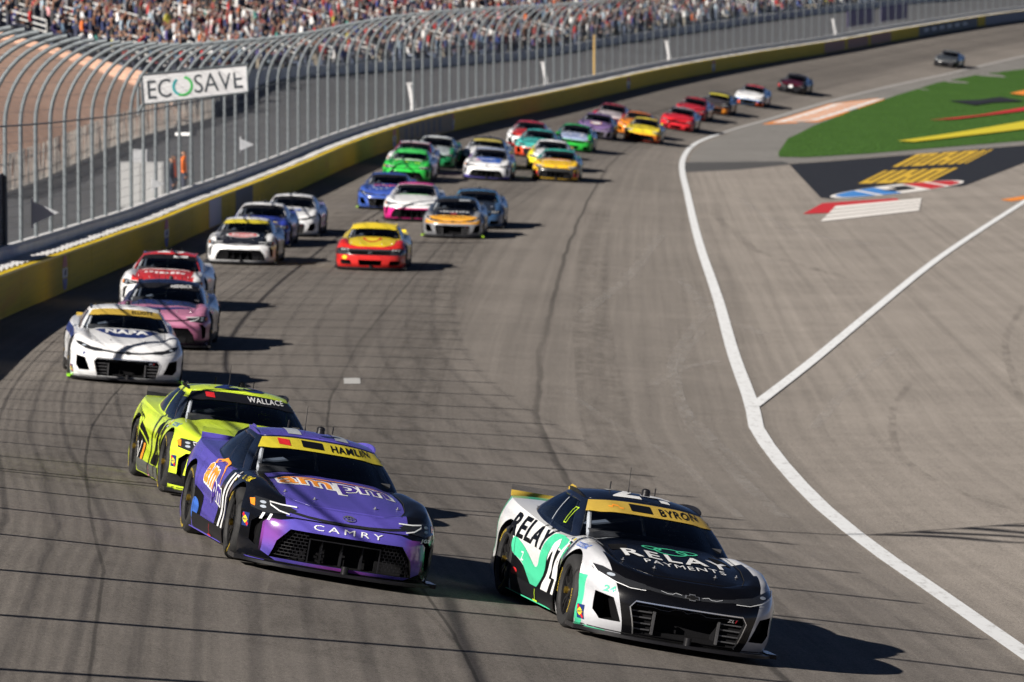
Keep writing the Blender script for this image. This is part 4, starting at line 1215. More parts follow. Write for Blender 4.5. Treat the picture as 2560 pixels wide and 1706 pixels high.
# tail, cabin and small fittings
mb = MB(); mb.add([(-2.40,-.78,.93),(-2.42,-.78,.99),(-2.42,.78,.99),(-2.40,.78,.93),(-2.412,-.78,.93),(-2.432,-.78,.99),(-2.432,.78,.99),(-2.412,.78,.93)], [(0,1,2,3),(4,7,6,5),(1,5,6,2),(0,4,5,1),(3,2,6,7)]); SPOILER = mb.mesh('spoiler', smooth=False)
mb = MB(); mb.add([(-2.422,-.78,.992),(-2.44,-.78,1.045),(-2.44,.78,1.045),(-2.422,.78,.992)], [(0,1,2,3)]); SPOIL2 = mb.mesh('spoiler_clear_strip', [M_clear], False)
mb = MB(); mb.prism([(-.80,1.18),(-.90,1.215),(-1.05,1.22),(-1.18,1.18),(-1.12,1.08)], -.50, -.494, 'Y'); FIN = mb.mesh('shark_fin', smooth=False)
mb = MB(); mb.tube([(-.2,.04,1.262),(-.2,.04,1.30)], [.045,.04], 14); mb.lathe([(1.30,.045),(1.322,.038),(1.332,.02),(1.334,.001)], 'Z', 14, (-.2,.04,0)); ROOFCAM = mb.mesh('roof_camera')
mb = MB(); mb.tube([(-.42,-.08,1.26),(-.43,-.08,1.30),(-.47,-.08,1.50)], [.012,.005,.003], 6); ANT = mb.mesh('antenna')
mb = MB()
for yy in (-.22, .24): mb.tube([(-.62,yy,1.255),(-.62,yy,1.33)], .008, 6)
ANT2 = mb.mesh('stub_antenna')
def cage():
    mb = MB(); r = .024
    for s in (-1, 1):
        mb.tube([(.62,s*.66,.86),(.28,s*.60,1.02),(-.02,s*.53,1.135),(-.45,s*.54,1.15),(-.75,s*.5,1.12),(-1.5,s*.45,.92)], r, 8)
        mb.tube([(-.45,s*.54,1.15),(-.5,s*.60,.86)], r, 8)
        mb.tube([(.28,s*.60,1.02),(.1,s*.68,.86)], r*.8, 8)
    mb.tube([(-.02,-.53,1.135),(-.02,.53,1.135)], r, 8); mb.tube([(-.5,-.55,1.12),(-.5,.55,1.12)], r, 8)
    mb.tube([(-.5,.5,1.12),(-.5,-.45,.88)], r, 8); mb.tube([(-.02,-.02,1.135),(.30,-.02,.88)], r*.8, 8)
    return mb.mesh('roll_cage', [M_cage])
CAGE = cage()
def seat():
    mb = MB(); mb.box((-.62,.18,.80), (-.48,.60,1.02)); mb.box((-.60,.24,1.02), (-.50,.54,1.14)); mb.box((-.60,.17,.90), (-.20,.22,1.05)); mb.box((-.60,.56,.90), (-.20,.61,1.05))
    me = mb.mesh('seat', [M_seatc]); return me
SEAT = seat()
mb = MB(); 
mb.tube([(.12+.03*math.cos(t), .38+.15*math.cos(t), .97+.12*math.sin(t)) for t in np.linspace(0, 2*math.pi, 20)], .016, 6, False); mb.tube([(.12,.38,.97),(.45,.38,.88)], .025, 6); mb.tube([(.10,.25,.97),(.12,.51,.97)], .014, 6)
STEER = mb.mesh('steering_wheel', [M_seatc])
mb = MB(); mb.box((.42,-.66,.84), (.66,.66,.915)); DASH = mb.mesh('dashboard', [simple('dashboard_grey', (.035, .036, .04), .7)], False)
def net():
    mb = MB()
    for k in range(7): mb.tube([(.20-.09*k,.70,.90),(.12-.09*k,.615,1.12)], .008, 4)
    for k in range(5): z = .92+.045*k; yy = .695-.018*k; mb.tube([(.22-.02*k,yy,z),(-.38-.02*k,yy,z)], .008, 4)
    return mb.mesh('window_net', [M_seatc])
NET = net()
PINS = [(1.93,-.30),(1.93,.30),(1.72,-.56),(1.72,.56)]
mb = MB(); mb.lathe([(0,.022),(.004,.02),(.006,.001)], 'Z', 12); mb.tube([(0,0,0),(0,0,.022)], .007, 8); PIN = mb.mesh('hood_pin', [M_pin])

# ---- decals: flat shapes projected onto the bodywork and set a hair proud of it
def bvh_of(style):
    v, f = [], []
    for me in (BODY[style], HOOD, WINDSCREEN, BANNER, PILLARS, ROOF, SIDEW[-1], SIDEW[1], QUARW[-1], QUARW[1]):
        b = len(v); v += [tuple(x.co) for x in me.vertices]; f += [tuple(b+i for i in p.vertices) for p in me.polygons]
    return BVHTree.FromPolygons(v, f)
def bvh_skin():
    v, f = [], []
    n, m = BS.shape[:2]; ns = len(TT)
    v = list(BS.reshape(-1, 3)) + list(mirror(BS).reshape(-1, 3)) + list(DK.reshape(-1, 3)); f = grid_faces(n, m) + grid_faces(n, m, n*m) + grid_faces(n, ns, 2*n*m)
    v = [tuple(map(float, p)) for p in v]
    for me in (HOOD, WINDSCREEN, BANNER, PILLARS, ROOF, SIDEW[-1], SIDEW[1], QUARW[-1], QUARW[1]):
        b = len(v); v += [tuple(x.co) for x in me.vertices]; f += [tuple(b+i for i in p.vertices) for p in me.polygons]
    return BVHTree.FromPolygons(v, f)
SKIN = bvh_skin()
RAY = {'front': lambda a, b: ((4, a, b), (-1, 0, 0)), 'right': lambda a, b: ((a, -3, b), (0, 1, 0)), 'left': lambda a, b: ((a, 3, b), (0, -1, 0)), 'top': lambda a, b: ((b, a, 3), (0, 0, -1))}
def decal_mesh(name, v2, f2, plane, lift, step=.05, bvh=None):
    """front: (y, z), right/left: (x, z), top: (y, x)"""
    bm = bmesh.new(); vs = [bm.verts.new((a, b, 0)) for a, b in v2]
    for f in f2:
        try: bm.faces.new([vs[i] for i in f])
        except ValueError: pass
    A = np.array(v2)
    for ax, no in ((0, (1, 0, 0)), (1, (0, 1, 0))):
        for c in np.arange(math.floor(A[:, ax].min()/step)*step, A[:, ax].max(), step)[1:]:
            bmesh.ops.bisect_plane(bm, geom=bm.verts[:]+bm.edges[:]+bm.faces[:], plane_co=[c+.0013 if k == ax else 0 for k in range(3)], plane_no=no)
    bad = []
    want = {'front': Vector((1,0,0)), 'right': Vector((0,-1,0)), 'left': Vector((0,1,0)), 'top': Vector((0,0,1))}[plane]
    for v in bm.verts:
        o, d = RAY[plane](v.co.x, v.co.y); h = (bvh or SKIN).ray_cast(Vector(o), Vector(d))
        if h[0] is None: bad.append(v); continue
        n = h[1] if h[1].dot(want) > 0 else -h[1]
        v.co = h[0] + n*lift
    bmesh.ops.delete(bm, geom=bad, context='VERTS')
    for f in bm.faces:
        f.normal_update()
        if f.normal.dot(want) < 0: f.normal_flip()
    me = bpy.data.meshes.new(name); bm.to_mesh(me); bm.free()
    me.polygons.foreach_set('use_smooth', [True]*len(me.polygons))
    return me
def poly_decal(name, poly, plane, lift=.003, step=.05): return decal_mesh(name, poly, [tuple(range(len(poly)))], plane, lift, step)
def text_decal(name, s, plane, centre, w, h, lift=.004, bold=.02, shear=0, step=.06, rot=0, slope=0, space=1.12):
    v, f = text_curve(s, 1.0, bold, shear=shear, res=2, space=space); V_ = np.array(v); mn, mx = V_.min(0), V_.max(0)
    V_ = (V_ - (mn+mx)/2)/(mx-mn)*[w, h]
    if rot: c, d = math.cos(rot), math.sin(rot); V_ = V_ @ np.array([[c, d], [-d, c]])
    V_[:, 1] += slope*V_[:, 0]
    if plane == 'top': V_[:, 1] *= -1           # read from in front of the car
    V_ += centre
    return decal_mesh(name, [tuple(p) for p in V_], f, plane, lift, step)
def smooth_poly(pts, n=6):
    P = np.array(pts, float); m = len(P); out = []
    for i in range(m):
        p0, p1, p2, p3 = P[i-1], P[i], P[(i+1) % m], P[(i+2) % m]
        for t in np.linspace(0, 1, n, endpoint=False):
            out.append(tuple(.5*((2*p1)+(-p0+p2)*t+(2*p0-5*p1+4*p2-p3)*t*t+(-p0+3*p1-3*p2+p3)*t**3)))
    return out
def ellipse(cx, cy, a, b, n=32): return [(cx+a*math.cos(t), cy+b*math.sin(t)) for t in np.linspace(0, 2*math.pi, n, endpoint=False)]
def ring_decal(name, cx, cy, a, b, k, plane, lift, n=40):
    v = ellipse(cx, cy, a, b, n) + ellipse(cx, cy, a-k, b-k, n)
    return decal_mesh(name, v, [(i, (i+1) % n, n+(i+1) % n, n+i) for i in range(n)], plane, lift, .1)
def line_decal(name, pts, w, plane, lift=.006, taper=False):
    P = [Vector((*p, 0)) for p in pts]; L_, R_ = [], []
    for i, p in enumerate(P):
        d = (P[min(i+1, len(P)-1)]-P[max(i-1, 0)]).normalized(); n = Vector((-d.y, d.x, 0))*(w/2)*((1-.75*i/(len(P)-1)) if taper else 1)
        L_.append((p+n).xy); R_.append((p-n).xy)
    m = len(P); v = [tuple(q) for q in L_+R_]
    return decal_mesh(name, v, [(i, i+1, m+i+1, m+i) for i in range(m-1)], plane, lift, .06)

# ---- front fittings shared by each body style
HL = {
 'camaro': [(.40,.535),(.56,.53),(.72,.565),(.875,.635),(.885,.675),(.80,.668),(.62,.60),(.44,.575)],
 'camry': [(.50,.60),(.62,.555),(.78,.535),(.895,.565),(.90,.635),(.86,.665),(.74,.655),(.60,.635)],
 'mustang': [(.50,.53),(.68,.505),(.86,.535),(.88,.60),(.80,.625),(.62,.60)],
}
M_lamp = simple("headlamp_dark", (.02, .021, .024), .12, coat=1)
M_drl = simple("lamp_white_strip", (.72, .74, .76), .3)
M_lens = simple("lamp_lens", (.32, .36, .42), .15, coat=1)
M_amber = simple("amber_marker", (.75, .22, .02), .3, coat=.5)
M_chrome = simple("bright_badge_chrome", (.75, .76, .78), .22, metal=.9)
FRONT = {}
for stl in STYLE:
    L = []
    for s in (1, -1):
        P = HL[stl] if s > 0 else mir(HL[stl])
        L.append(('headlight', poly_decal('headlight', P, 'front', .008), M_lamp))
        if stl == 'camaro':
            L.append(('headlight_strip', line_decal('headlight_strip', [(s*a, b) for a, b in ((.885,.68),(.84,.605),(.72,.555),(.58,.525),(.44,.525))], .012, 'front', .013, True), M_drl))
            L.append(('headlight_lens', poly_decal('headlight_lens', ellipse(s*.74, .608, .035, .014, 14), 'front', .012), M_lens))
        elif stl == 'camry':
            L.append(('headlight_strip', line_decal('headlight_strip', [(s*a, b) for a, b in ((.50,.628),(.64,.628),(.745,.638),(.735,.61),(.66,.572),(.57,.555))], .011, 'front', .013), M_drl))
            for q in (.622, .583): L.append(('headlight_lens', poly_decal('headlight_lens', ellipse(s*.80, q, .026, .013, 12), 'front', .012), M_lens))
            L.append(('side_marker', poly_decal('side_marker', [(s*.865,.575),(s*.895,.585),(s*.90,.635),(s*.862,.645)], 'front', .012), M_amber))
        else:
            for q in (.60, .68, .76): L.append(('headlight_strip', line_decal('headlight_strip', [(s*q,.545),(s*(q+.03),.59)], .016, 'front', .013), M_drl))
    if stl == 'camaro':
        for k in range(4):
            for s in (-1, 1):
                z = .175 + .05*k; L.append(('grille_bar', None, (s*.44, z, .20, 2.315)))
        L.append(('grille_surround', line_decal('grille_surround', [(-.49,.115),(-.565,.36),(-.52,.422),(.52,.422),(.565,.36),(.49,.115)], .011, 'front', .008), M_chrome))
        L.append(('nose_slot', line_decal('nose_slot', [(-.44,.555),(-.25,.535),(0,.525),(.25,.535),(.44,.555)], .030, 'front', .005), M_lamp))
        hx = [(-.34,.418),(-.20,.392),(-.12,.392),(-.08,.41),(.08,.41),(.12,.392),(.20,.392),(.34,.418)]
        L.append(('nose_trim', line_decal('nose_trim', [(-.30,.545),(-.24,.53),(-.19,.53),(-.16,.545),(-.10,.535)], .0035, 'front', .011), M_lgrey))
        L.append(('nose_trim', line_decal('nose_trim', [(.30,.545),(.24,.53),(.19,.53),(.16,.545),(.10,.535)], .0035, 'front', .011), M_lgrey))
        bt = [(-.075,-.013),(-.03,-.013),(-.03,-.028),(.03,-.028),(.03,-.013),(.075,-.013),(.068,.013),(.03,.013),(.03,.028),(-.03,.028),(-.03,.013),(-.068,.013)]
        L.append(('emblem', poly_decal('emblem', [(a, .528+b) for a, b in bt], 'front', .014), M_chrome))
        L.append(('emblem_core', poly_decal('emblem_core', [(a*.80, .528+b*.66) for a, b in bt], 'front', .017), M_dark))
        L.append(('trim_badge', text_decal('trim_badge', 'ZL', 'front', (.40,.375), .07, .026, .010, .01, .3), M_chrome))
        L.append(('trim_badge', text_decal('trim_badge', '1', 'front', (.455,.375), .022, .026, .010, .01, .3), M_logo_red))
    elif stl == 'camry':
        L.append(('nose_slot', line_decal('nose_slot', [(-.56,.585),(-.40,.565),(-.2,.552),(0,.549),(.2,.552),(.40,.565),(.56,.585)], .022, 'front', .005), M_lamp))
        L.append(('emblem', ring_decal('emblem', 0, .603, .062, .026, .008, 'front', .012), M_chrome))
        L.append(('emblem_ring', ring_decal('emblem_ring', 0, .603, .022, .024, .007, 'front', .013), M_chrome))
        L.append(('emblem_ring', ring_decal('emblem_ring', 0, .612, .042, .012, .006, 'front', .013), M_chrome))
    else:
        L.append(('emblem', ring_decal('emblem', 0, .50, .06, .026, .01, 'front', .012), M_chrome))
    FRONT[stl] = L
def bar_mesh(stl):
    mb = MB()
    if stl == 'camaro':
        for k in range(4):
            for s in (-1, 1):
                z = .165 + .055*k; a, b = .335, .515+.008*k; mb.box((2.25, min(s*a, s*b), z-.006), (2.275, max(s*a, s*b), z+.006))
        # honeycomb upper edge
        pts = [(-.50,.385),(-.34,.385),(-.26,.37),(-.18,.37),(-.13,.392),(-.05,.392),(0,.372),(.05,.392),(.13,.392),(.18,.37),(.26,.37),(.34,.385),(.50,.385)]
        mb.tube([(2.29, a, b) for a, b in pts], .004, 5)
        for s in (-1, 1): mb.box((2.26, min(s*.305, s*.325), .13), (2.30, max(s*.305, s*.325), .345))
    elif stl == 'camry':
        nx_ = lambda q: float(np.interp(abs(q), [p[1] for p in OUT[:6]], [p[0] for p in OUT[:6]])) - .062
        wd_ = lambda z: float(np.interp(z, [.135, .30, .43], [.70, .66, .55])) - .025
        for r in range(8):
            z = .168 + .032*r; w1 = wd_(z)
            for s in (-1, 1):
                mb.tube([(nx_(q), s*q, z) for q in np.linspace(.36, w1, 5)], .0045, 4)
                for q in range(8):
                    yy = .385 + q*.042 + (.02 if r % 2 else 0)
                    if yy < w1 - .01: mb.tube([(nx_(yy), s*yy, z), (nx_(yy), s*yy, min(z+.032, .42))], .0045, 4)
        for yy in (-.20, 0.0, .20): mb.box((2.12, yy-.006, .14), (2.20, yy+.006, .36))
        mb.box((2.304, -.35, .362), (2.32, .35, .372)); mb.box((2.304,-.352,.14),(2.322,-.342,.37)); mb.box((2.304,.342,.14),(2.322,.352,.37))
    else:
        for r in range(4): mb.box((2.25, -.56, .455+.026*r), (2.27, .56, .461+.026*r))
        for r in range(3): mb.box((2.15, -.3, .18+.04*r), (2.17, .3, .186+.04*r))
    return mb.mesh('grille_bars', [M_carbon if stl != 'camaro' else simple("grille_grey", (.09, .09, .095), .35, metal=.5)], False)
BARS = {s: bar_mesh(s) for s in STYLE}
mb = MB(); mb.tube([(2.38,.02,.085),(2.38,.02,.16)], .035, 14); TOW = mb.mesh('front_camera', [M_carbon])

def paint(name, zones, base, rough=.22, metal=0.0, coat=.25, dirt=.25):
    """car paint: base colour with flat zones given as expressions in x, y, z, plus road dirt specks low on the nose"""
    n = Nodes(name); ob = n.coords('Object'); c = base
    for e, k in zones:
        m = n.expr(e); c = n.mix(m, c, k)
    sp = n.noise(ob, 55, 2, .5); g = n.noise(ob, 4, 4, .6)
    n.vars.update(sp=sp, g=g)
    c = n.mix(n.expr(f"ss(0.68,0.74,sp)*{dirt}"), c, (.04, .035, .03))
    dk = max(base) < .05
    n.color(c); n.set(roughness=rough, metallic=metal, coat_weight=.06 if dk else coat, coat_roughness=.05, spec=.15 if dk else .35)
    return n.mat

def basis(x, y, yaw):
    """car frame on the ground at x, y; yaw 0 = driving straight at the camera, + = to the right"""
    H = Vector((math.sin(yaw), -math.cos(yaw), 0)); e = .8
    g = lambda a, b: float(gz(a, b))
    dzf = (g(x+H.x*e, y+H.y*e) - g(x-H.x*e, y-H.y*e))/(2*e)
    Lh = Vector((-H.y, H.x, 0)); dzl = (g(x+Lh.x*e, y+Lh.y*e) - g(x-Lh.x*e, y-Lh.y*e))/(2*e)
    F = Vector((H.x, H.y, dzf)).normalized(); L = Vector((Lh.x, Lh.y, dzl)); L = (L - F*L.dot(F)).normalized(); U = F.cross(L)
    M = Matrix(((F.x, L.x, U.x, x), (F.y, L.y, U.y, y), (F.z, L.z, U.z, g(x, y)), (0, 0, 0, 1)))
    return M
def road_yaw(x, y):
    w = lambda q: float(wall_x(q)); l = lambda q: float(line_x(q)); t = min(max((x-w(y))/(l(y)-w(y)), 0), 1)
    X = lambda q: w(q) + (l(q)-w(q))*t
    return math.atan(-(X(y+2)-X(y-2))/4)
COMMON = []
_pm = {}
def cpaint(c, **kw):
    k = ('p',) + tuple(round(q, 4) for q in c)
    if k not in _pm: _pm[k] = paint('paint_%d' % len(_pm), [], c, **kw)
    return _pm[k]
def make_car(label, style, x, y, liv, yaw=None, tyre_print=False):
    yaw = road_yaw(x, y) if yaw is None else yaw
    root = empty('race_car'); root.matrix_world = basis(x, y, yaw)
    tag(root, label, 'race car', 'race cars on the track')
    b = liv['base']
    zones = liv.get('zones')
    if zones is None:
        zones = []
        if 'side' in liv: zones.append(("(x < 0.9)", liv['side']))
        if 'low' in liv: zones.append(("(z < 0.36)*(x < 1.0)", liv['low']))
        if 'hood' in liv: zones.append(("(x > 1.75)*(z > 0.575)*(abs(y) < 0.70)", liv['hood']))
        if 'front' in liv: zones.append(("(x > 1.75)*(z < 0.47)", liv['front']))
        if 'chin' in liv: zones.append(("(x > 1.75)*(z < 0.20)", liv['chin']))
    bm_ = paint('body_paint', zones, b, dirt=liv.get('dirt', .12)) if zones else cpaint(b)
    ob = obj('body', BODY[style], root)
    ob.material_slots[0].link = 'OBJECT'; ob.material_slots[0].material = bm_
    obj('hood', HOOD, root, paint('hood_paint', liv['hood_zones'], liv['hood']) if 'hood_zones' in liv else cpaint(liv.get('hood', b)))
    obj('pillars', PILLARS, root, paint('pillar_paint', liv['pillar_zones'], liv['pillar']) if 'pillar_zones' in liv else cpaint(liv.get('pillar', b)))
    obj('roof', ROOF, root, cpaint(liv.get('roof', b)))
    obj('windscreen', WINDSCREEN, root, M_glass)
    if liv.get('banner'): obj('windscreen_banner', BANNER, root, cpaint(liv['banner'], rough=.4))
    else: obj('windscreen_banner', BANNER, root, M_carbon)
    for s in (-1, 1):
        obj('side_window', SIDEW[s], root, M_sglass); obj('quarter_window', QUARW[s], root, M_sglass)
        obj('roof_rail', RAILS[s], root, cpaint(liv['rail']) if 'rail' in liv else M_carbon)
        obj('rocker_panel', ROCK[s], root, cpaint(liv['rocker']) if 'rocker' in liv else M_carbon)
    obj('rear_window', REARW, root, M_sglass)
    obj('splitter', SPLITTER, root, M_carbon)
    for s in (-1, 1): obj('splitter_foot', SPL_END[s], root, cpaint(liv.get('foot', (.02, .02, .022))))
    obj('spoiler', SPOILER, root, cpaint(liv.get('spoiler', (.03, .03, .032)))); obj('spoiler_strip', SPOIL2, root)
    obj('shark_fin', FIN, root, cpaint(liv.get('spoiler', (.03, .03, .032))))
    obj('roof_camera', ROOFCAM, root, M_carbon); obj('antenna', ANT, root, M_carbon); obj('stub_antenna', ANT2, root, M_carbon)
    obj('roll_cage', CAGE, root); obj('seat', SEAT, root); obj('steering_wheel', STEER, root); obj('dashboard', DASH, root); obj('window_net', NET, root)
    obj('grille', BARS[style], root); obj('front_camera', TOW, root)
    for nm, me, mt in FRONT[style]:
        if me is not None: obj(nm, me, root, mt)
    for a, q in PINS:
        h = SKIN.ray_cast(Vector((a, q, 3)), Vector((0, 0, -1))); p = obj('hood_pin', PIN, root, loc=h[0])
    for sx in (FA, -FA):
        for s in (-1, 1):
            w = obj('wheel', BARREL, root, loc=(sx, s*.815, .352)); 
            w.rotation_euler = (0, rng.uniform(0, 6.28), math.pi if s < 0 else 0)
            obj('tyre', TYRE, w); obj('rim', SPOKES, w); obj('wheel_nut', NUT, w)
            if tyre_print: obj('tyre_lettering', TLET, w)
    for d in liv.get('decals', ()): obj(d[0], d[1], root, d[2])
    for d in COMMON: obj(d[0], d[1], root, d[2])
    return root
# ---------------------------------------------------------------- the field
def D(name, me, m): return (name, me, m)
def ink(name, c, rough=.4): return simple('print_' + name, c, rough, coat=.05, spec=.25)
I_white, I_black, I_red, I_navy, I_blue = ink('white', (.72,.73,.74)), ink('black', (.004,.004,.005)), ink('red', (.50,.02,.025)), ink('navy', (.015,.03,.13)), ink('blue', (.04,.12,.45))
I_gold, I_mint, I_orange, I_yellow, I_lime, I_grey = ink('gold', (.60,.40,.05)), ink('mint', (.06,.50,.28)), ink('orange', (.80,.28,.03)), ink('yellow', (.70,.55,.03)), ink('lime', (.5,.75,.03)), ink('grey', (.35,.38,.42))
I_magenta, I_purple, I_green, I_teal, I_pink = ink('magenta', (.30,.06,.36)), ink('deep_purple', (.06,.03,.25)), ink('green', (.04,.42,.07)), ink('teal', (.03,.35,.30)), ink('pink', (.62,.20,.32))
GOLD = (.44, .30, .05); YEL = (.50, .42, .03)
def fuel_patch(x, z, s=.062):
    return [D('fuel_decal', poly_decal('fuel_decal', [(x-s,z-s*1.05),(x+s,z-s*1.05),(x+s,z+s*1.05),(x-s,z+s*1.05)], 'right', .006), I_navy),
            D('fuel_decal_flash', line_decal('fuel_decal_flash', [(x-s*.8,z+s*.85),(x+s*.8,z-s*.85)], .03, 'right', .008), I_red),
            D('fuel_decal_diamond', poly_decal('fuel_decal_diamond', [(x-s*.95,z),(x,z-s*.62),(x+s*.95,z),(x,z+s*.62)], 'right', .010), I_yellow),
            D('fuel_decal_lettering', text_decal('fuel_decal_lettering', 'SUNOCO', 'right', (x,z), s*1.75, s*.36, .012, .015), I_navy)]
def banner_text(s, m, y=.28, w=.40, h=.062):
    return [D('driver_name', text_decal('driver_name', s, 'front', (y,1.146), w, h*.9, .008, .012, step=.03), m),
            D('banner_vent', poly_decal('banner_vent', [(-.21,1.125),(.0,1.125),(.0,1.180),(-.21,1.180)], 'front', .006), I_black)]
def roof_panels(m, m2=None):
    return [D('roof_number', text_decal('roof_number', m2 or '11', 'top', (.02,-.42), .62, .55, .006, .03, step=.08), m)]
def tyre_brand(m): return [D('tyre_brand_decal', text_decal('tyre_brand_decal', 'GOODYEAR', 'right', (1.36,.79), .36, .045, .005, .02), m)]
def skirt_post(m): return [D('jack_marker', line_decal('jack_marker', [(.12,.22),(.12,.11)], .014, 'right', .022), m), D('jack_marker', line_decal('jack_marker', [(.03,.115),(.22,.115)], .016, 'right', .022), m)]

# fittings every car shows: panel gaps, fuel patch on the left corner, row of small fender stickers, driver name strip lights
M_gap = simple('panel_gap_black', (.006, .006, .007), .8)
for s_ in (-1, 1):
    COMMON.append(D('panel_gap', line_decal('panel_gap', [(s_*.655,.86),(s_*.66,1.2),(s_*.655,1.5),(s_*.62,1.8),(s_*.54,2.05)], .008, 'top', .0075), M_gap))
    COMMON.append(D('panel_gap', line_decal('panel_gap', [(1.62,.30),(1.64,.5),(1.68,.66)], .007, 'right' if s_ < 0 else 'left', .0025), M_gap))
    COMMON.append(D('panel_gap', line_decal('panel_gap', [(-.95,.26),(-.96,.55),(-.98,.80)], .006, 'right' if s_ < 0 else 'left', .012), M_gap))
    COMMON.append(D('panel_gap', line_decal('panel_gap', [(s_*.9,.105),(s_*.45,.102),(0,.10)], .010, 'front', .003), M_gap))
def stickers(seed, x0=.98, z0=.805, n=9):
    q = random.Random(seed); out = []
    for k in range(n):
        x = x0 - (k % 3)*.052 - .02; z = z0 - (k//3)*.034
        m = q.choice((I_white, I_yellow, I_red, I_blue, I_grey, I_white, I_black))
        out.append(D('fender_sticker', poly_decal('fender_sticker', [(x-.022,z-.012),(x+.022,z-.012),(x+.022,z+.012),(x-.022,z+.012)], 'right', .006, .2), m))
    return out
def roof_name(s, m): return [D('roof_lettering', text_decal('roof_lettering', s, 'right', (-.22,1.13), .20, .03, .006, .02), m)]
HELM = MB(); HELM.lathe([(-.14,.06),(-.12,.105),(-.06,.130),(0,.135),(.06,.122),(.10,.09),(.125,.045),(.13,.001)], 'Z', 20); HELMET = HELM.mesh('helmet')
VIS = MB(); VIS.lathe([(-.035,.1365),(.0,.1385),(.035,.1345)], 'Z', 20); VISOR = VIS.mesh('visor')
def add_driver(car, suit, helmet, label):
    bpy.context.view_layer.update()
    p = obj('person', PM['sit']); p.matrix_world = car.matrix_world @ Matrix.Translation((-.36, .38, -.06)) @ Matrix.Rotation(math.pi/2, 4, 'Z') @ Matrix.Scale(.88, 4); p.color = (*suit, 1)
    tag(p, label, 'person', 'race drivers at the wheel')
    h = obj('helmet', HELMET, p, cpaint(helmet), loc=(0, -.01, 1.235)); v = obj('visor', VISOR, p, M_lamp, loc=(0, -.012, 1.235))
# --- white, mint and black car
blk = (.003, .003, .004)
d = []
d += [D('door_panel', poly_decal('door_panel', [(-1.02,.20),(1.02,.20),(1.02,.50),(.95,.66),(.40,.66),(.30,.55),(.20,.32),(0,.26),(-.3,.30),(-1.02,.46)], 'right', .003), I_black)]
d += [D('side_swoosh', poly_decal('side_swoosh', smooth_poly([(-1.02,.62),(-.6,.54),(-.25,.43),(-.08,.42),(0,.52),(.06,.72),(.25,.79),(.97,.76),(.97,.60),(.80,.67),(.44,.68),(.34,.62),(.27,.42),(.15,.26),(-.02,.21),(-.3,.28),(-.7,.40),(-1.02,.47)], 3), 'right', .006), I_mint)]
d += [D('side_lettering', text_decal('side_lettering', 'RELAY', 'right', (-.60,.715), 1.42, .22, .006, .03, slope=-.03), I_black)]
d += [D('door_number', text_decal('door_number', '24', 'right', (.64,.50), .66, .52, .010, .05, shear=.15), I_white)]
d += [D('side_decal', text_decal('side_decal', 'Z', 'right', (-.70,.46), .10, .09, .008, .02), I_white)]
d += [D('side_decal', poly_decal('side_decal', ellipse(-.88,.29,.10,.035), 'right', .005), I_red)]
d += [D('hood_lettering', text_decal('hood_lettering', 'RELAY', 'top', (.02,1.46), 1.06, .26, .006, .02, space=1.25), I_white)]
d += [D('hood_lettering', text_decal('hood_lettering', 'PAYMENTS', 'top', (.05,1.72), .80, .12, .006, 0, space=1.15), I_white)]
for a, b, r in ((.02,1.20,.17), (-.16,1.15,.10), (.19,1.16,.11)):
    d += [D('hood_emblem', ring_decal('hood_emblem', a, b, r, r*.72, .026, 'top', .004), I_mint)]
for s in (-1, 1): d += [D('hood_vent', poly_decal('hood_vent', [(s*.40,1.15),(s*.58,1.12),(s*.60,1.36),(s*.46,1.38)], 'top', .003), M_dark)]
d += banner_text('BYRON', I_black) + [D('banner_emblem', line_decal('banner_emblem', [(-.42,1.135),(-.385,1.135),(-.375,1.15),(-.325,1.15),(-.315,1.135),(-.28,1.135)], .010, 'front', .004), I_orange)]
d += [D('nose_number', text_decal('nose_number', '24', 'front', (-.755,.485), .10, .058, .006, .03, shear=.2), I_mint)]
d += [D('splitter_stripe', line_decal('splitter_stripe', [(-.95,.096),(-.86,.096),(-.72,.094)], .012, 'front', .010), I_mint)]
d += stickers(1) + fuel_patch(1.895, .215) + tyre_brand(I_blue) + roof_panels(I_white, '24') + skirt_post(I_lime)
d += [D('window_decal', line_decal('window_decal', [(.02,.90),(.02,1.06),(.10,1.06),(.10,.90),(.02,.90)], .012, 'right', .006), I_lime)]
d += [D('window_decal', line_decal('window_decal', [(-.40,.88),(-.40,1.12)], .02, 'right', .006), I_grey)]
silver = (.42, .43, .46)
liv = dict(base=(.66,.67,.68), zones=[("(x > 1.35)*(abs(y) < 0.93)", silver), ("(x > 1.74)*(x < 1.90)*(z < 0.56)*(abs(y) > 0.90)", (.06,.50,.28)), ("(x < -2.05)", (.06,.45,.27)), ("(x > 1.7)*(abs(y) < 0.56+0.26*z)", blk), ("(x > 1.2)*(z > 0.585)*(abs(y) < 0.73)", blk), ("(x < 1.0)*(x > -1.0)*(z < 0.30)", blk)],
           hood=blk, roof=(.006,.009,.02), pillar=(.007,.011,.024), banner=GOLD, spoiler=GOLD, decals=d)
car24 = make_car('black white and mint race car numbered 24 with RELAY lettering on hood and side', 'camaro', 1.09, 52.4, liv, .214, True)

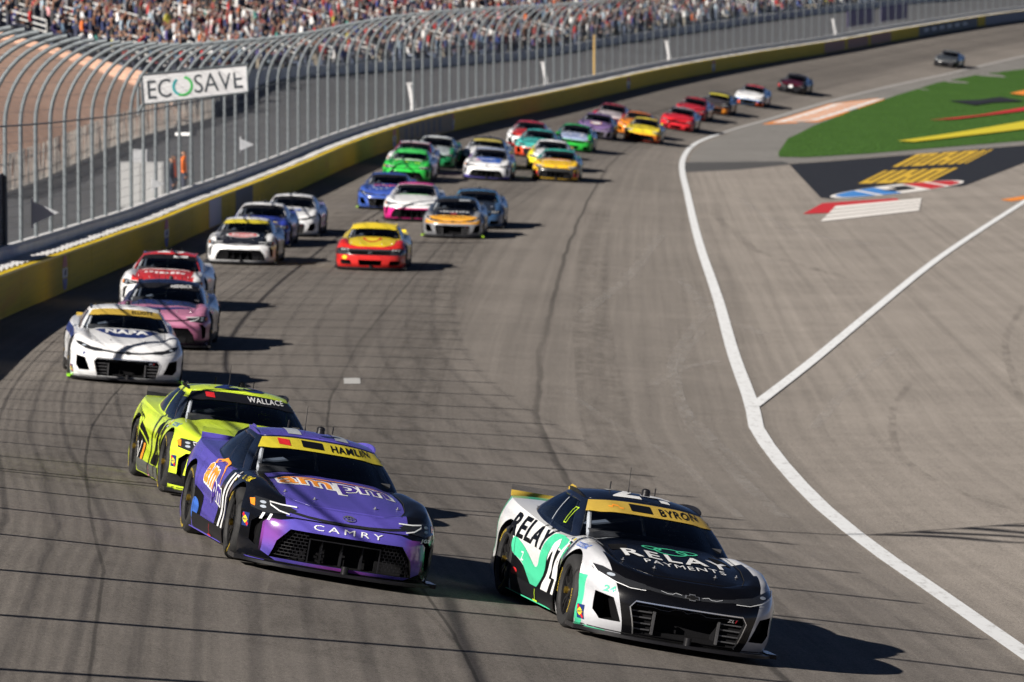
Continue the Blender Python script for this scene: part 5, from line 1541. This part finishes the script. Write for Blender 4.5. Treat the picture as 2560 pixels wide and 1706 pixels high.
# --- violet and black car
vio = (.085, .068, .36)
d = []
d += [D('side_lettering', text_decal('side_lettering', 'am', 'right', (-.42,.66), .66, .24, .004, .09, shear=.1, slope=-.10), I_white), D('side_lettering', text_decal('side_lettering', 'am', 'right', (-.42,.66), .61, .20, .007, .03, shear=.1, slope=-.10), I_orange)]
d += [D('side_lettering', text_decal('side_lettering', 'pm', 'right', (.14,.50), .64, .26, .005, .09, shear=.1, slope=-.10), I_white), D('side_lettering', text_decal('side_lettering', 'pm', 'right', (.14,.50), .59, .22, .008, .03, shear=.1, slope=-.10), I_purple)]
d += [D('side_arc', line_decal('side_arc', [(-.62,.80),(-.40,.845),(-.15,.82),(.05,.74),(.20,.62)], .05, 'right', .006, True), I_orange)]
d += [D('door_number', text_decal('door_number', '11', 'right', (.72,.50), .34, .56, .008, .08), I_white)]
d += [D('hood_lettering', text_decal('hood_lettering', 'ampm', 'top', (.0,1.33), 1.18, .48, .004, .06, space=1), I_white)]
d += [D('hood_lettering', text_decal('hood_lettering', 'am', 'top', (-.305,1.265), .52, .28, .008, .01, space=1), I_orange)]
d += [D('hood_lettering', text_decal('hood_lettering', 'pm', 'top', (.285,1.34), .50, .40, .008, .01, space=1), I_purple)]
d += [D('hood_arc', line_decal('hood_arc', [(-.50,1.12),(-.2,1.045),(.1,1.03),(.4,1.07),(.55,1.15)], .04, 'top', .005, True), I_orange)]
d += [D('nose_lettering', text_decal('nose_lettering', 'CAMRY', 'front', (.0,.485), .68, .050, .007, 0, step=.04, space=1.45), I_white)]
d += [D('nose_number', text_decal('nose_number', '11', 'front', (-.775,.505), .11, .06, .006, .04, shear=.3), I_white), D('nose_decal', text_decal('nose_decal', 'JGR', 'front', (.80,.50), .13, .04, .006, .04, shear=.2), I_white)]
d += banner_text('HAMLIN', I_black) + [D('banner_patch', poly_decal('banner_patch', [(-.44,1.118),(-.33,1.118),(-.33,1.168),(-.44,1.168)], 'front', .005), I_red)]
d += stickers(2) + fuel_patch(1.90, .435) + tyre_brand(I_yellow) + roof_panels(I_grey, '11') + skirt_post(I_red)
d += [D('side_patch', poly_decal('side_patch', [(-1.0,.16),(-.55,.16),(-.62,.44),(-1.0,.52)], 'right', .004), I_black), D('side_patch', poly_decal('side_patch', smooth_poly([(-1.0,.20),(-.78,.20),(-.72,.32),(-.98,.40)], 4), 'right', .007), I_blue)]
d += [D('splitter_stripe', line_decal('splitter_stripe', [(-.95,.096),(-.86,.096),(-.72,.094)], .012, 'front', .010), ink('violet', vio))]
liv = dict(base=vio, zones=[("(x > 0.28)", (.004,.0045,.007)), ("(x > 1.75)*(z < 0.532-0.25*max(0.0,abs(y)-0.52))*(z > 0.100+0.5*max(0.0,abs(y)-0.62))*(abs(y) < 0.78)", vio), ("(x > 1.75)*ss(0.54,0.68,abs(y))*(abs(y) < 0.80)*(z < 0.50)*ss(0.16,0.36,z)*0.8", (.19,.045,.27)), ("(x > 1.75)*(z < 0.132)*(z > 0.1)*(1.0-ss(0.0,0.5,abs(y)))", (.28,.06,.36)), ("(x > 2.0)*(z > 0.545)*(abs(y) < 0.60)", vio)],
           hood=vio, roof=vio, pillar=(.008,.013,.028), rail=vio, banner=YEL, spoiler=vio, decals=d, dirt=.35)
car11 = make_car('violet and black race car numbered 11 with ampm lettering across its hood', 'camry', -2.13, 53.6, liv, .208, True)

# --- yellow-green car
lime = (.56, .72, .045)
d = []
d += [D('door_number', text_decal('door_number', '23', 'right', (.55,.50), .75, .52, .006, .05, shear=.1), I_black)]
d += [D('hood_stripe', poly_decal('hood_stripe', [(.02,1.02),(.42,1.00),(.40,1.10),(.05,1.16),(-.12,1.50),(-.20,1.72),(-.24,1.72),(-.16,1.40)], 'top', .004), I_black), D('hood_stripe', poly_decal('hood_stripe', [(.15,1.22),(.50,1.16),(.52,1.30),(.16,1.44)], 'top', .004), I_black)]
d += [D('hood_seam', line_decal('hood_seam', [(-.45,1.0),(-.30,1.45),(-.26,1.7)], .012, 'top', .004), ink('dark_lime', (.3,.4,.02)))]
d += [D('driver_name', text_decal('driver_name', 'WALLACE', 'front', (.28,1.146), .44, .054, .008, .01, step=.03), I_white), D('banner_patch', poly_decal('banner_patch', [(-.43,1.118),(-.33,1.118),(-.33,1.168),(-.43,1.168)], 'front', .005), I_red)]
d += [D('nose_number', text_decal('nose_number', '23', 'front', (-.72,.50), .17, .075, .006, .05, shear=.3), I_black), D('nose_lettering', text_decal('nose_lettering', 'CAMRY', 'front', (.0,.485), .68, .050, .007, 0, step=.04, space=1.45), I_black)]
d += stickers(3) + fuel_patch(1.90, .40) + tyre_brand(I_blue) + roof_panels(I_navy, '23') + skirt_post(I_pink)
for k in range(6): d += [D('side_stripe', line_decal('side_stripe', [(-1.75+.12*k,.86-.02*k),(-1.55+.12*k,.72),(-1.42+.1*k,.70-.05*k if k > 3 else .76)], .018, 'right', .005, True), I_black)]
d += [D('side_patch', poly_decal('side_patch', [(-1.0,.18),(-.55,.18),(-.48,.44),(-1.0,.58)], 'right', .004), I_black), D('side_patch', poly_decal('side_patch', [(-.72,.22),(-.58,.22),(-.54,.44),(-.66,.44)], 'right', .007), I_orange), D('side_patch', line_decal('side_patch', [(-.98,.44),(-.90,.25),(-.80,.46)], .03, 'right', .007), I_white), D('side_patch', poly_decal('side_patch', [(-1.0,.68),(-.3,.52),(-.3,.44),(-1.0,.60)], 'right', .004), I_black)]
liv = dict(base=lime, zones=[("(x > 1.75)*(z < 0.44)*(abs(y) < 0.76)", (.012,.012,.014)), ("(x > 1.6)*(z < 0.26)*(z>0.13)", (.012,.012,.014))], hood=lime, roof=lime, pillar=lime, pillar_zones=[("(x > -0.05)*(z < 1.08)", (.014,.02,.035))], spoiler=(.02,.02,.024), rocker=(.10,.11,.10), decals=d, dirt=.2)
car23 = make_car('bright yellow green race car numbered 23 with WALLACE on the windscreen', 'camry', -3.38, 63.4, liv, .189, True)

add_driver(car24, (.02,.03,.06), (.6,.6,.62), 'driver in a pale helmet behind the windscreen of the car numbered 24')
add_driver(car11, (.06,.04,.2), (.14,.06,.30), 'driver in a purple helmet behind the windscreen of the car numbered 11')
add_driver(car23, (.02,.02,.02), (.5,.6,.05), 'driver in a yellow green helmet behind the windscreen of the car numbered 23')
# --- the rest of the field
def hood_script(m, w=.8, h=.22, x=1.25, seed=1):
    """lettering too blurred to read: a row of uneven strokes"""
    q = random.Random(seed); out = []; a = -w/2; xc = 1.0+(x-1.0)*1.35
    while a < w/2:
        b = a + q.uniform(.05, .11); d0 = q.uniform(-.5, -.2)*h*1.6; d1 = q.uniform(.2, .5)*h*1.6
        out.append(D('hood_stroke', poly_decal('hood_stroke', [(a,xc+d0),(b,xc+d0),(b,xc+d1),(a,xc+d1)], 'top', .006, .2), m)); a = b + q.uniform(.02, .05)
    return out
def name_script(m, seed=1):
    q = random.Random(seed); out = []; a = .12
    while a < .44:
        b = a + q.uniform(.025, .05); out.append(D('name_stroke', poly_decal('name_stroke', [(a,1.125),(b,1.125),(b,1.165),(a,1.165)], 'front', .008, .2), m)); a = b + .014
    return out
def hood_oval(m1, m2=None, a=.42, b=.17, x=1.40, s=None, m3=None):
    b *= 1.6; x += .10
    r = [D('hood_logo', poly_decal('hood_logo', ellipse(0,x,a,b), 'top', .004), m1)]
    if m2: r.append(D('hood_logo', poly_decal('hood_logo', ellipse(0,x,a*.88,b*.82), 'top', .007), m2))
    if s: r.append(D('hood_lettering', text_decal('hood_lettering', s, 'top', (0,x), a*1.3, b*.8, .010, .05, step=.1), m3))
    return r
def hood_band(m, x0, x1, w=.55): return [D('hood_stripe', poly_decal('hood_stripe', [(-w,x0),(w,x0),(w,x1),(-w,x1)], 'top', .004, .1), m)]
def blobs(m, n, seed, x0=.9, x1=1.9, r=.06):
    q = random.Random(seed); return [D('hood_mark', poly_decal('hood_mark', ellipse(q.uniform(-.5,.5), q.uniform(x0,x1), r*q.uniform(.6,1.6), r*q.uniform(.6,1.4), 10), 'top', .004, .2), m) for _ in range(n)]
def driver(s, m, w=.36): return [D('driver_name', text_decal('driver_name', s, 'front', (.28,1.146), w, .052, .008, .02, step=.05), m)]
W = (.68,.69,.71)
FIELD = [
 # label, style, x, y, livery
 ('white race car with NAPA in navy on the hood and a gold windscreen banner', 'camaro', -6.84, 94.2, dict(base=W, hood=W, roof=W, banner=GOLD, spoiler=GOLD, side=(.62,.63,.66), foot=(.25,.62,.03), decals=[D('hood_logo', poly_decal('hood_logo', [(-.56,1.0),(.56,1.0),(.44,1.34),(.28,1.66),(-.28,1.66),(-.44,1.34)], 'top', .004), I_navy)] + [D('hood_lettering', text_decal('hood_lettering', 'NAPA', 'top', (0,1.24), .74, .36, .008, .06), I_white)] + driver('ELLIOTT', I_black) + fuel_patch(1.90,.20) + [D('side_stripe', poly_decal('side_stripe', [(-2.2,.80),(-1.6,.86),(.9,.72),(1.6,.80),(1.0,.62),(-1.0,.70)], 'right', .004), I_navy), D('nose_number', text_decal('nose_number', '9', 'front', (-.74,.48), .06, .06, .006, .03, shear=.3), I_navy)]), .107),
 ('pink and navy race car tucked behind the white one with a NAPA hood', 'camry', -6.91, 107.3, dict(base=(.42,.17,.27), hood=(.40,.16,.26), hood_zones=[('(x < 1.42)', (.03,.04,.10))], roof=(.010,.016,.045), pillar=(.012,.02,.05), front=(.30,.10,.18), chin=(.05,.03,.05), side=(.03,.04,.10), decals=[D('hood_stripe', poly_decal('hood_stripe', smooth_poly([(-.4,1.70),(.5,1.55),(.45,1.66),(.1,1.80),(-.2,1.82)],4), 'top', .004), I_navy)] + blobs(I_navy, 12, 5, .95, 1.25) + driver('REDDICK', I_white, .42))),
 ('red and white race car behind the pink and navy one', 'camry', -7.92, 123.9, dict(base=W, hood=(.52,.03,.03), roof=(.50,.03,.035), pillar=(.48,.03,.035), rail=(.48,.03,.035), decals=hood_band(I_white, .92, 1.0) + hood_script(I_white, .9, .14, 1.3, 3) + name_script(I_white, 4) + roof_panels(I_white, '20'))),
 ('white race car with a black hood carrying a red oval', 'camry', -7.48, 151.6, dict(base=W, hood=(.012,.014,.02), roof=W, pillar=(.03,.035,.05), banner=YEL, side=(.02,.02,.03), decals=hood_oval(I_white, I_red, .46, .20, 1.38, 'Rheem', I_white))),
 ('white and royal blue race car behind the one with a red oval hood', 'camry', -7.57, 163.5, dict(base=(.03,.05,.32), hood=(.03,.05,.30), roof=W, pillar=W, decals=hood_script(I_white, .6, .2, 1.45, 5) + [D('hood_mark', poly_decal('hood_mark', ellipse(.5,1.75,.06,.05,10), 'top', .004), I_yellow)])),
 ('white race car with pale blue hood lettering and purple flanks along the wall', 'camaro', -6.97, 171.2, dict(base=W, hood=W, roof=W, side=(.25,.22,.42), decals=hood_script(I_blue, .6, .2, 1.3, 6))),
 ('yellow race car with a red lower body and a shell logo on the hood', 'mustang', -3.86, 150.5, dict(base=(.50,.022,.02), hood=(.70,.52,.02), roof=(.66,.50,.03), pillar=(.66,.50,.03), banner=(.66,.5,.03), spoiler=(.66,.50,.03), side=(.66,.50,.03), rail=(.66,.5,.03), zones=[("(x < 1.25)", (.66,.50,.03)), ("(x > 1.8)*(z > 0.43)*(z < 0.60)", (.03,.03,.035)), ("(x < 1.0)*(z < 0.4)", (.50,.022,.02))], decals=[D('hood_logo', poly_decal('hood_logo', smooth_poly([(-.25,1.1),(.25,1.1),(.19,1.46),(0,1.64),(-.19,1.46)],4), 'top', .004), I_red), D('hood_logo', poly_decal('hood_logo', smooth_poly([(-.18,1.15),(.18,1.15),(.13,1.41),(0,1.52),(-.13,1.41)],4), 'top', .007), I_yellow), D('nose_badge', poly_decal('nose_badge', ellipse(-.70,.36,.065,.05,16), 'front', .007), I_yellow)])),
 ('blue race car spotted with pale stars and a red name on the hood', 'camaro', -4.45, 193.6, dict(base=(.04,.09,.36), hood=(.04,.08,.33), roof=(.03,.07,.28), pillar=(.05,.08,.2), foot=(.3,.5,.03), decals=blobs(I_grey, 22, 8, .95, 2.0, .04) + hood_script(I_red, .85, .16, 1.2, 7))),
 ('white race car with a magenta roof and magenta chin', 'camry', -3.34, 185.3, dict(base=W, hood=W, roof=(.50,.02,.18), pillar=(.60,.58,.62), front=(.52,.02,.18), decals=hood_band(I_green, .9, .98, .5) + [D('nose_decal', line_decal('nose_decal', [(-.3,.485),(0,.48),(.3,.485)], .03, 'front', .008), I_white)])),
 ('dark race car with a golden nose and grey fenders and a white hood script', 'camaro', -1.83, 173.5, dict(base=(.17,.175,.19), hood=(.008,.009,.013), roof=(.02,.05,.10), pillar=(.02,.03,.05), side=(.05,.06,.08), foot=(.3,.5,.03), zones=[("(x < 1.2)", (.05,.07,.10)), ("(x > 2.0)*(z > 0.47)", (.50,.24,.03))], decals=hood_script(I_white, .9, .12, 1.3, 8) + [D('hood_stripe', poly_decal('hood_stripe', [(-.60,1.95),(.60,1.95),(.5,2.08),(-.5,2.08)], 'top', .004, .1), ink('amber', (.60,.30,.03))), D('hood_mark', poly_decal('hood_mark', [(-.1,1.66),(.1,1.66),(.1,1.75),(-.1,1.75)], 'top', .007), I_red)] + name_script(I_grey, 9))),
 ('sky blue and black race car hidden behind the gold nosed dark one', 'mustang', -1.20, 181.4, dict(base=(.03,.07,.15), hood=(.015,.02,.03), roof=(.03,.06,.12), pillar=(.05,.2,.4))),
 ('bright green and white race car with a pale hood band', 'camry', -4.09, 216.0, dict(base=(.03,.45,.06), hood=(.04,.46,.07), roof=(.05,.42,.08), pillar=(.04,.42,.08), banner=(.05,.45,.10), side=(.45,.46,.52), decals=hood_band(I_white, 1.0, 1.18) + blobs(I_lime, 6, 2, 1.3, 1.8))),
 ('maroon and white race car hidden behind the bright green one', 'camry', -4.10, 222.9, dict(base=W, hood=W, roof=(.55,.55,.58), pillar=(.30,.02,.08), rail=(.3,.02,.08), side=(.5,.5,.55))),
 ('silver race car with a dark green lower body next to the wall', 'mustang', -3.25, 229.6, dict(base=(.03,.20,.09), hood=(.30,.34,.36), roof=(.55,.58,.60), pillar=(.45,.50,.50), front=(.02,.22,.08), chin=(.05,.25,.1))),
 ('white race car with a black roof and black lower nose', 'camaro', -1.12, 232.6, dict(base=W, hood=W, roof=(.02,.022,.03), pillar=(.03,.03,.035), front=(.015,.016,.02), banner=(.35,.30,.08))),
 ('white race car with a blue hood panel and a magenta dot', 'camry', -.95, 221.7, dict(base=W, hood=W, roof=(.30,.36,.5), pillar=(.4,.42,.5), side=(.25,.10,.32), chin=(.12,.10,.40), decals=[D('hood_logo', poly_decal('hood_logo', [(-.56,.92),(.58,.92),(.5,1.95),(-.22,1.9)], 'top', .004), I_blue), D('hood_mark', poly_decal('hood_mark', ellipse(-.42,1.5,.1,.09,12), 'top', .007), I_pink)] + hood_script(I_white, .6, .12, 1.25, 10))),
 ('amber fronted race car with a jade green roof and red nose corners', 'camry', 1.87, 225.3, dict(base=(.62,.38,.02), hood=(.62,.38,.02), roof=(.04,.35,.26), pillar=(.03,.20,.18), side=(.04,.30,.25), rail=(.04,.35,.26), zones=[("(x < 0.9)", (.04,.30,.25)), ("(x > 1.8)*(z < 0.40)*(z > 0.2)*(abs(y) > 0.62)", (.5,.03,.03)), ("(x > 1.8)*(z > 0.22)*(z < 0.55)*(abs(y) < 0.75)", (.03,.03,.03))], decals=hood_band(I_red, 1.0, 1.12) + hood_band(I_white, 1.12, 1.2))),
 ('white and yellow race car mostly hidden behind the amber fronted one', 'mustang', 1.67, 235.9, dict(base=(.68,.58,.03), hood=W, roof=W, pillar=W)),
 ('turquoise race car with an orange red chin', 'camaro', 1.16, 248.0, dict(base=(.06,.38,.36), hood=(.06,.40,.37), roof=(.05,.36,.34), pillar=(.05,.30,.30), front=(.60,.06,.02))),
 ('red and white race car behind the turquoise one', 'camaro', .78, 257.9, dict(base=W, hood=(.50,.03,.03), roof=(.42,.03,.05), pillar=(.35,.03,.06), chin=(.5,.03,.03))),
 ('green race car with a white and blue patterned hood', 'mustang', 2.99, 261.1, dict(base=(.03,.42,.05), hood=(.30,.36,.55), roof=(.03,.40,.10), pillar=(.03,.25,.12), side=(.06,.12,.25), decals=blobs(I_white, 10, 4) + blobs(I_navy, 6, 7))),
 ('purple race car with an orange hood emblem', 'camaro', 4.37, 281.7, dict(base=(.16,.10,.24), hood=(.20,.13,.30), roof=(.16,.10,.26), pillar=(.08,.05,.12), front=(.20,.18,.24), side=(.06,.05,.09), decals=hood_oval(I_orange, I_white, .3, .2, 1.4))),
 ('dark red and white race car behind the purple one', 'mustang', 5.45, 299.0, dict(base=(.35,.02,.04), hood=(.45,.4,.42), roof=(.30,.02,.03), pillar=(.2,.02,.03))),
 ('orange race car behind the yellow and orange one', 'camaro', 6.75, 293.6, dict(base=(.65,.20,.02), hood=(.66,.22,.02), roof=(.60,.16,.02), pillar=(.4,.12,.02))),
 ('yellow race car with an orange red nose', 'camry', 6.95, 285.9, dict(base=(.66,.50,.03), hood=(.72,.58,.03), roof=(.60,.48,.03), pillar=(.5,.4,.05), front=(.65,.16,.02), chin=(.55,.05,.02), side=(.10,.08,.05), spoiler=(.6,.5,.03))),
 ('plain bright red race car with grey roof', 'mustang', 9.56, 308.7, dict(base=(.55,.02,.03), hood=(.60,.02,.03), roof=(.25,.25,.28), pillar=(.1,.08,.09), side=(.08,.06,.07))),
 ('plain dark red race car just behind the bright red one', 'camaro', 10.81, 323.1, dict(base=(.45,.02,.03), hood=(.48,.02,.03), roof=(.40,.02,.03), pillar=(.3,.02,.03), side=(.2,.02,.03))),
 ('black race car with an orange nose corner', 'camry', 12.65, 334.0, dict(base=(.03,.03,.03), hood=(.06,.05,.05), roof=(.04,.04,.03), pillar=(.03,.03,.03), front=(.20,.08,.05), banner=(.4,.36,.05), decals=[D('nose_decal', poly_decal('nose_decal', [(.55,.12),(.85,.14),(.86,.42),(.6,.40)], 'front', .008), I_orange)])),
 ('white race car with blue nose, orange red corners and a red roof', 'camaro', 15.51, 349.8, dict(base=W, hood=W, roof=(.50,.03,.03), pillar=(.1,.12,.2), side=(.06,.16,.38), zones=[("(x < 0.9)", (.06,.16,.38)), ("(x > 1.8)*(z < 0.46)", (.05,.18,.45)), ("(x > 1.6)*(z < 0.32)*(abs(y) > 0.5)", (.60,.08,.02))])),
 ('black race car with a dark crimson hood', 'mustang', 19.45, 372.5, dict(base=(.02,.02,.024), hood=(.055,.006,.014), roof=(.02,.02,.028), pillar=(.02,.02,.025), decals=[D('nose_badge', poly_decal('nose_badge', ellipse(0,.5,.14,.09,14), 'front', .01), I_white), D('nose_decal', poly_decal('nose_decal', ellipse(-.84,.45,.07,.1,10), 'front', .008), I_red)])),
 ('black and silver race car trailing last by itself on the banking', 'camaro', 35.27, 436.7, dict(base=(.06,.065,.07), hood=(.04,.045,.05), roof=(.12,.14,.15), pillar=(.02,.02,.025), front=(.015,.015,.018), side=(.16,.19,.22))),
]
for f_ in FIELD:
    make_car(*f_[:5], yaw=(f_[5] if len(f_) > 5 else None), tyre_print=False)
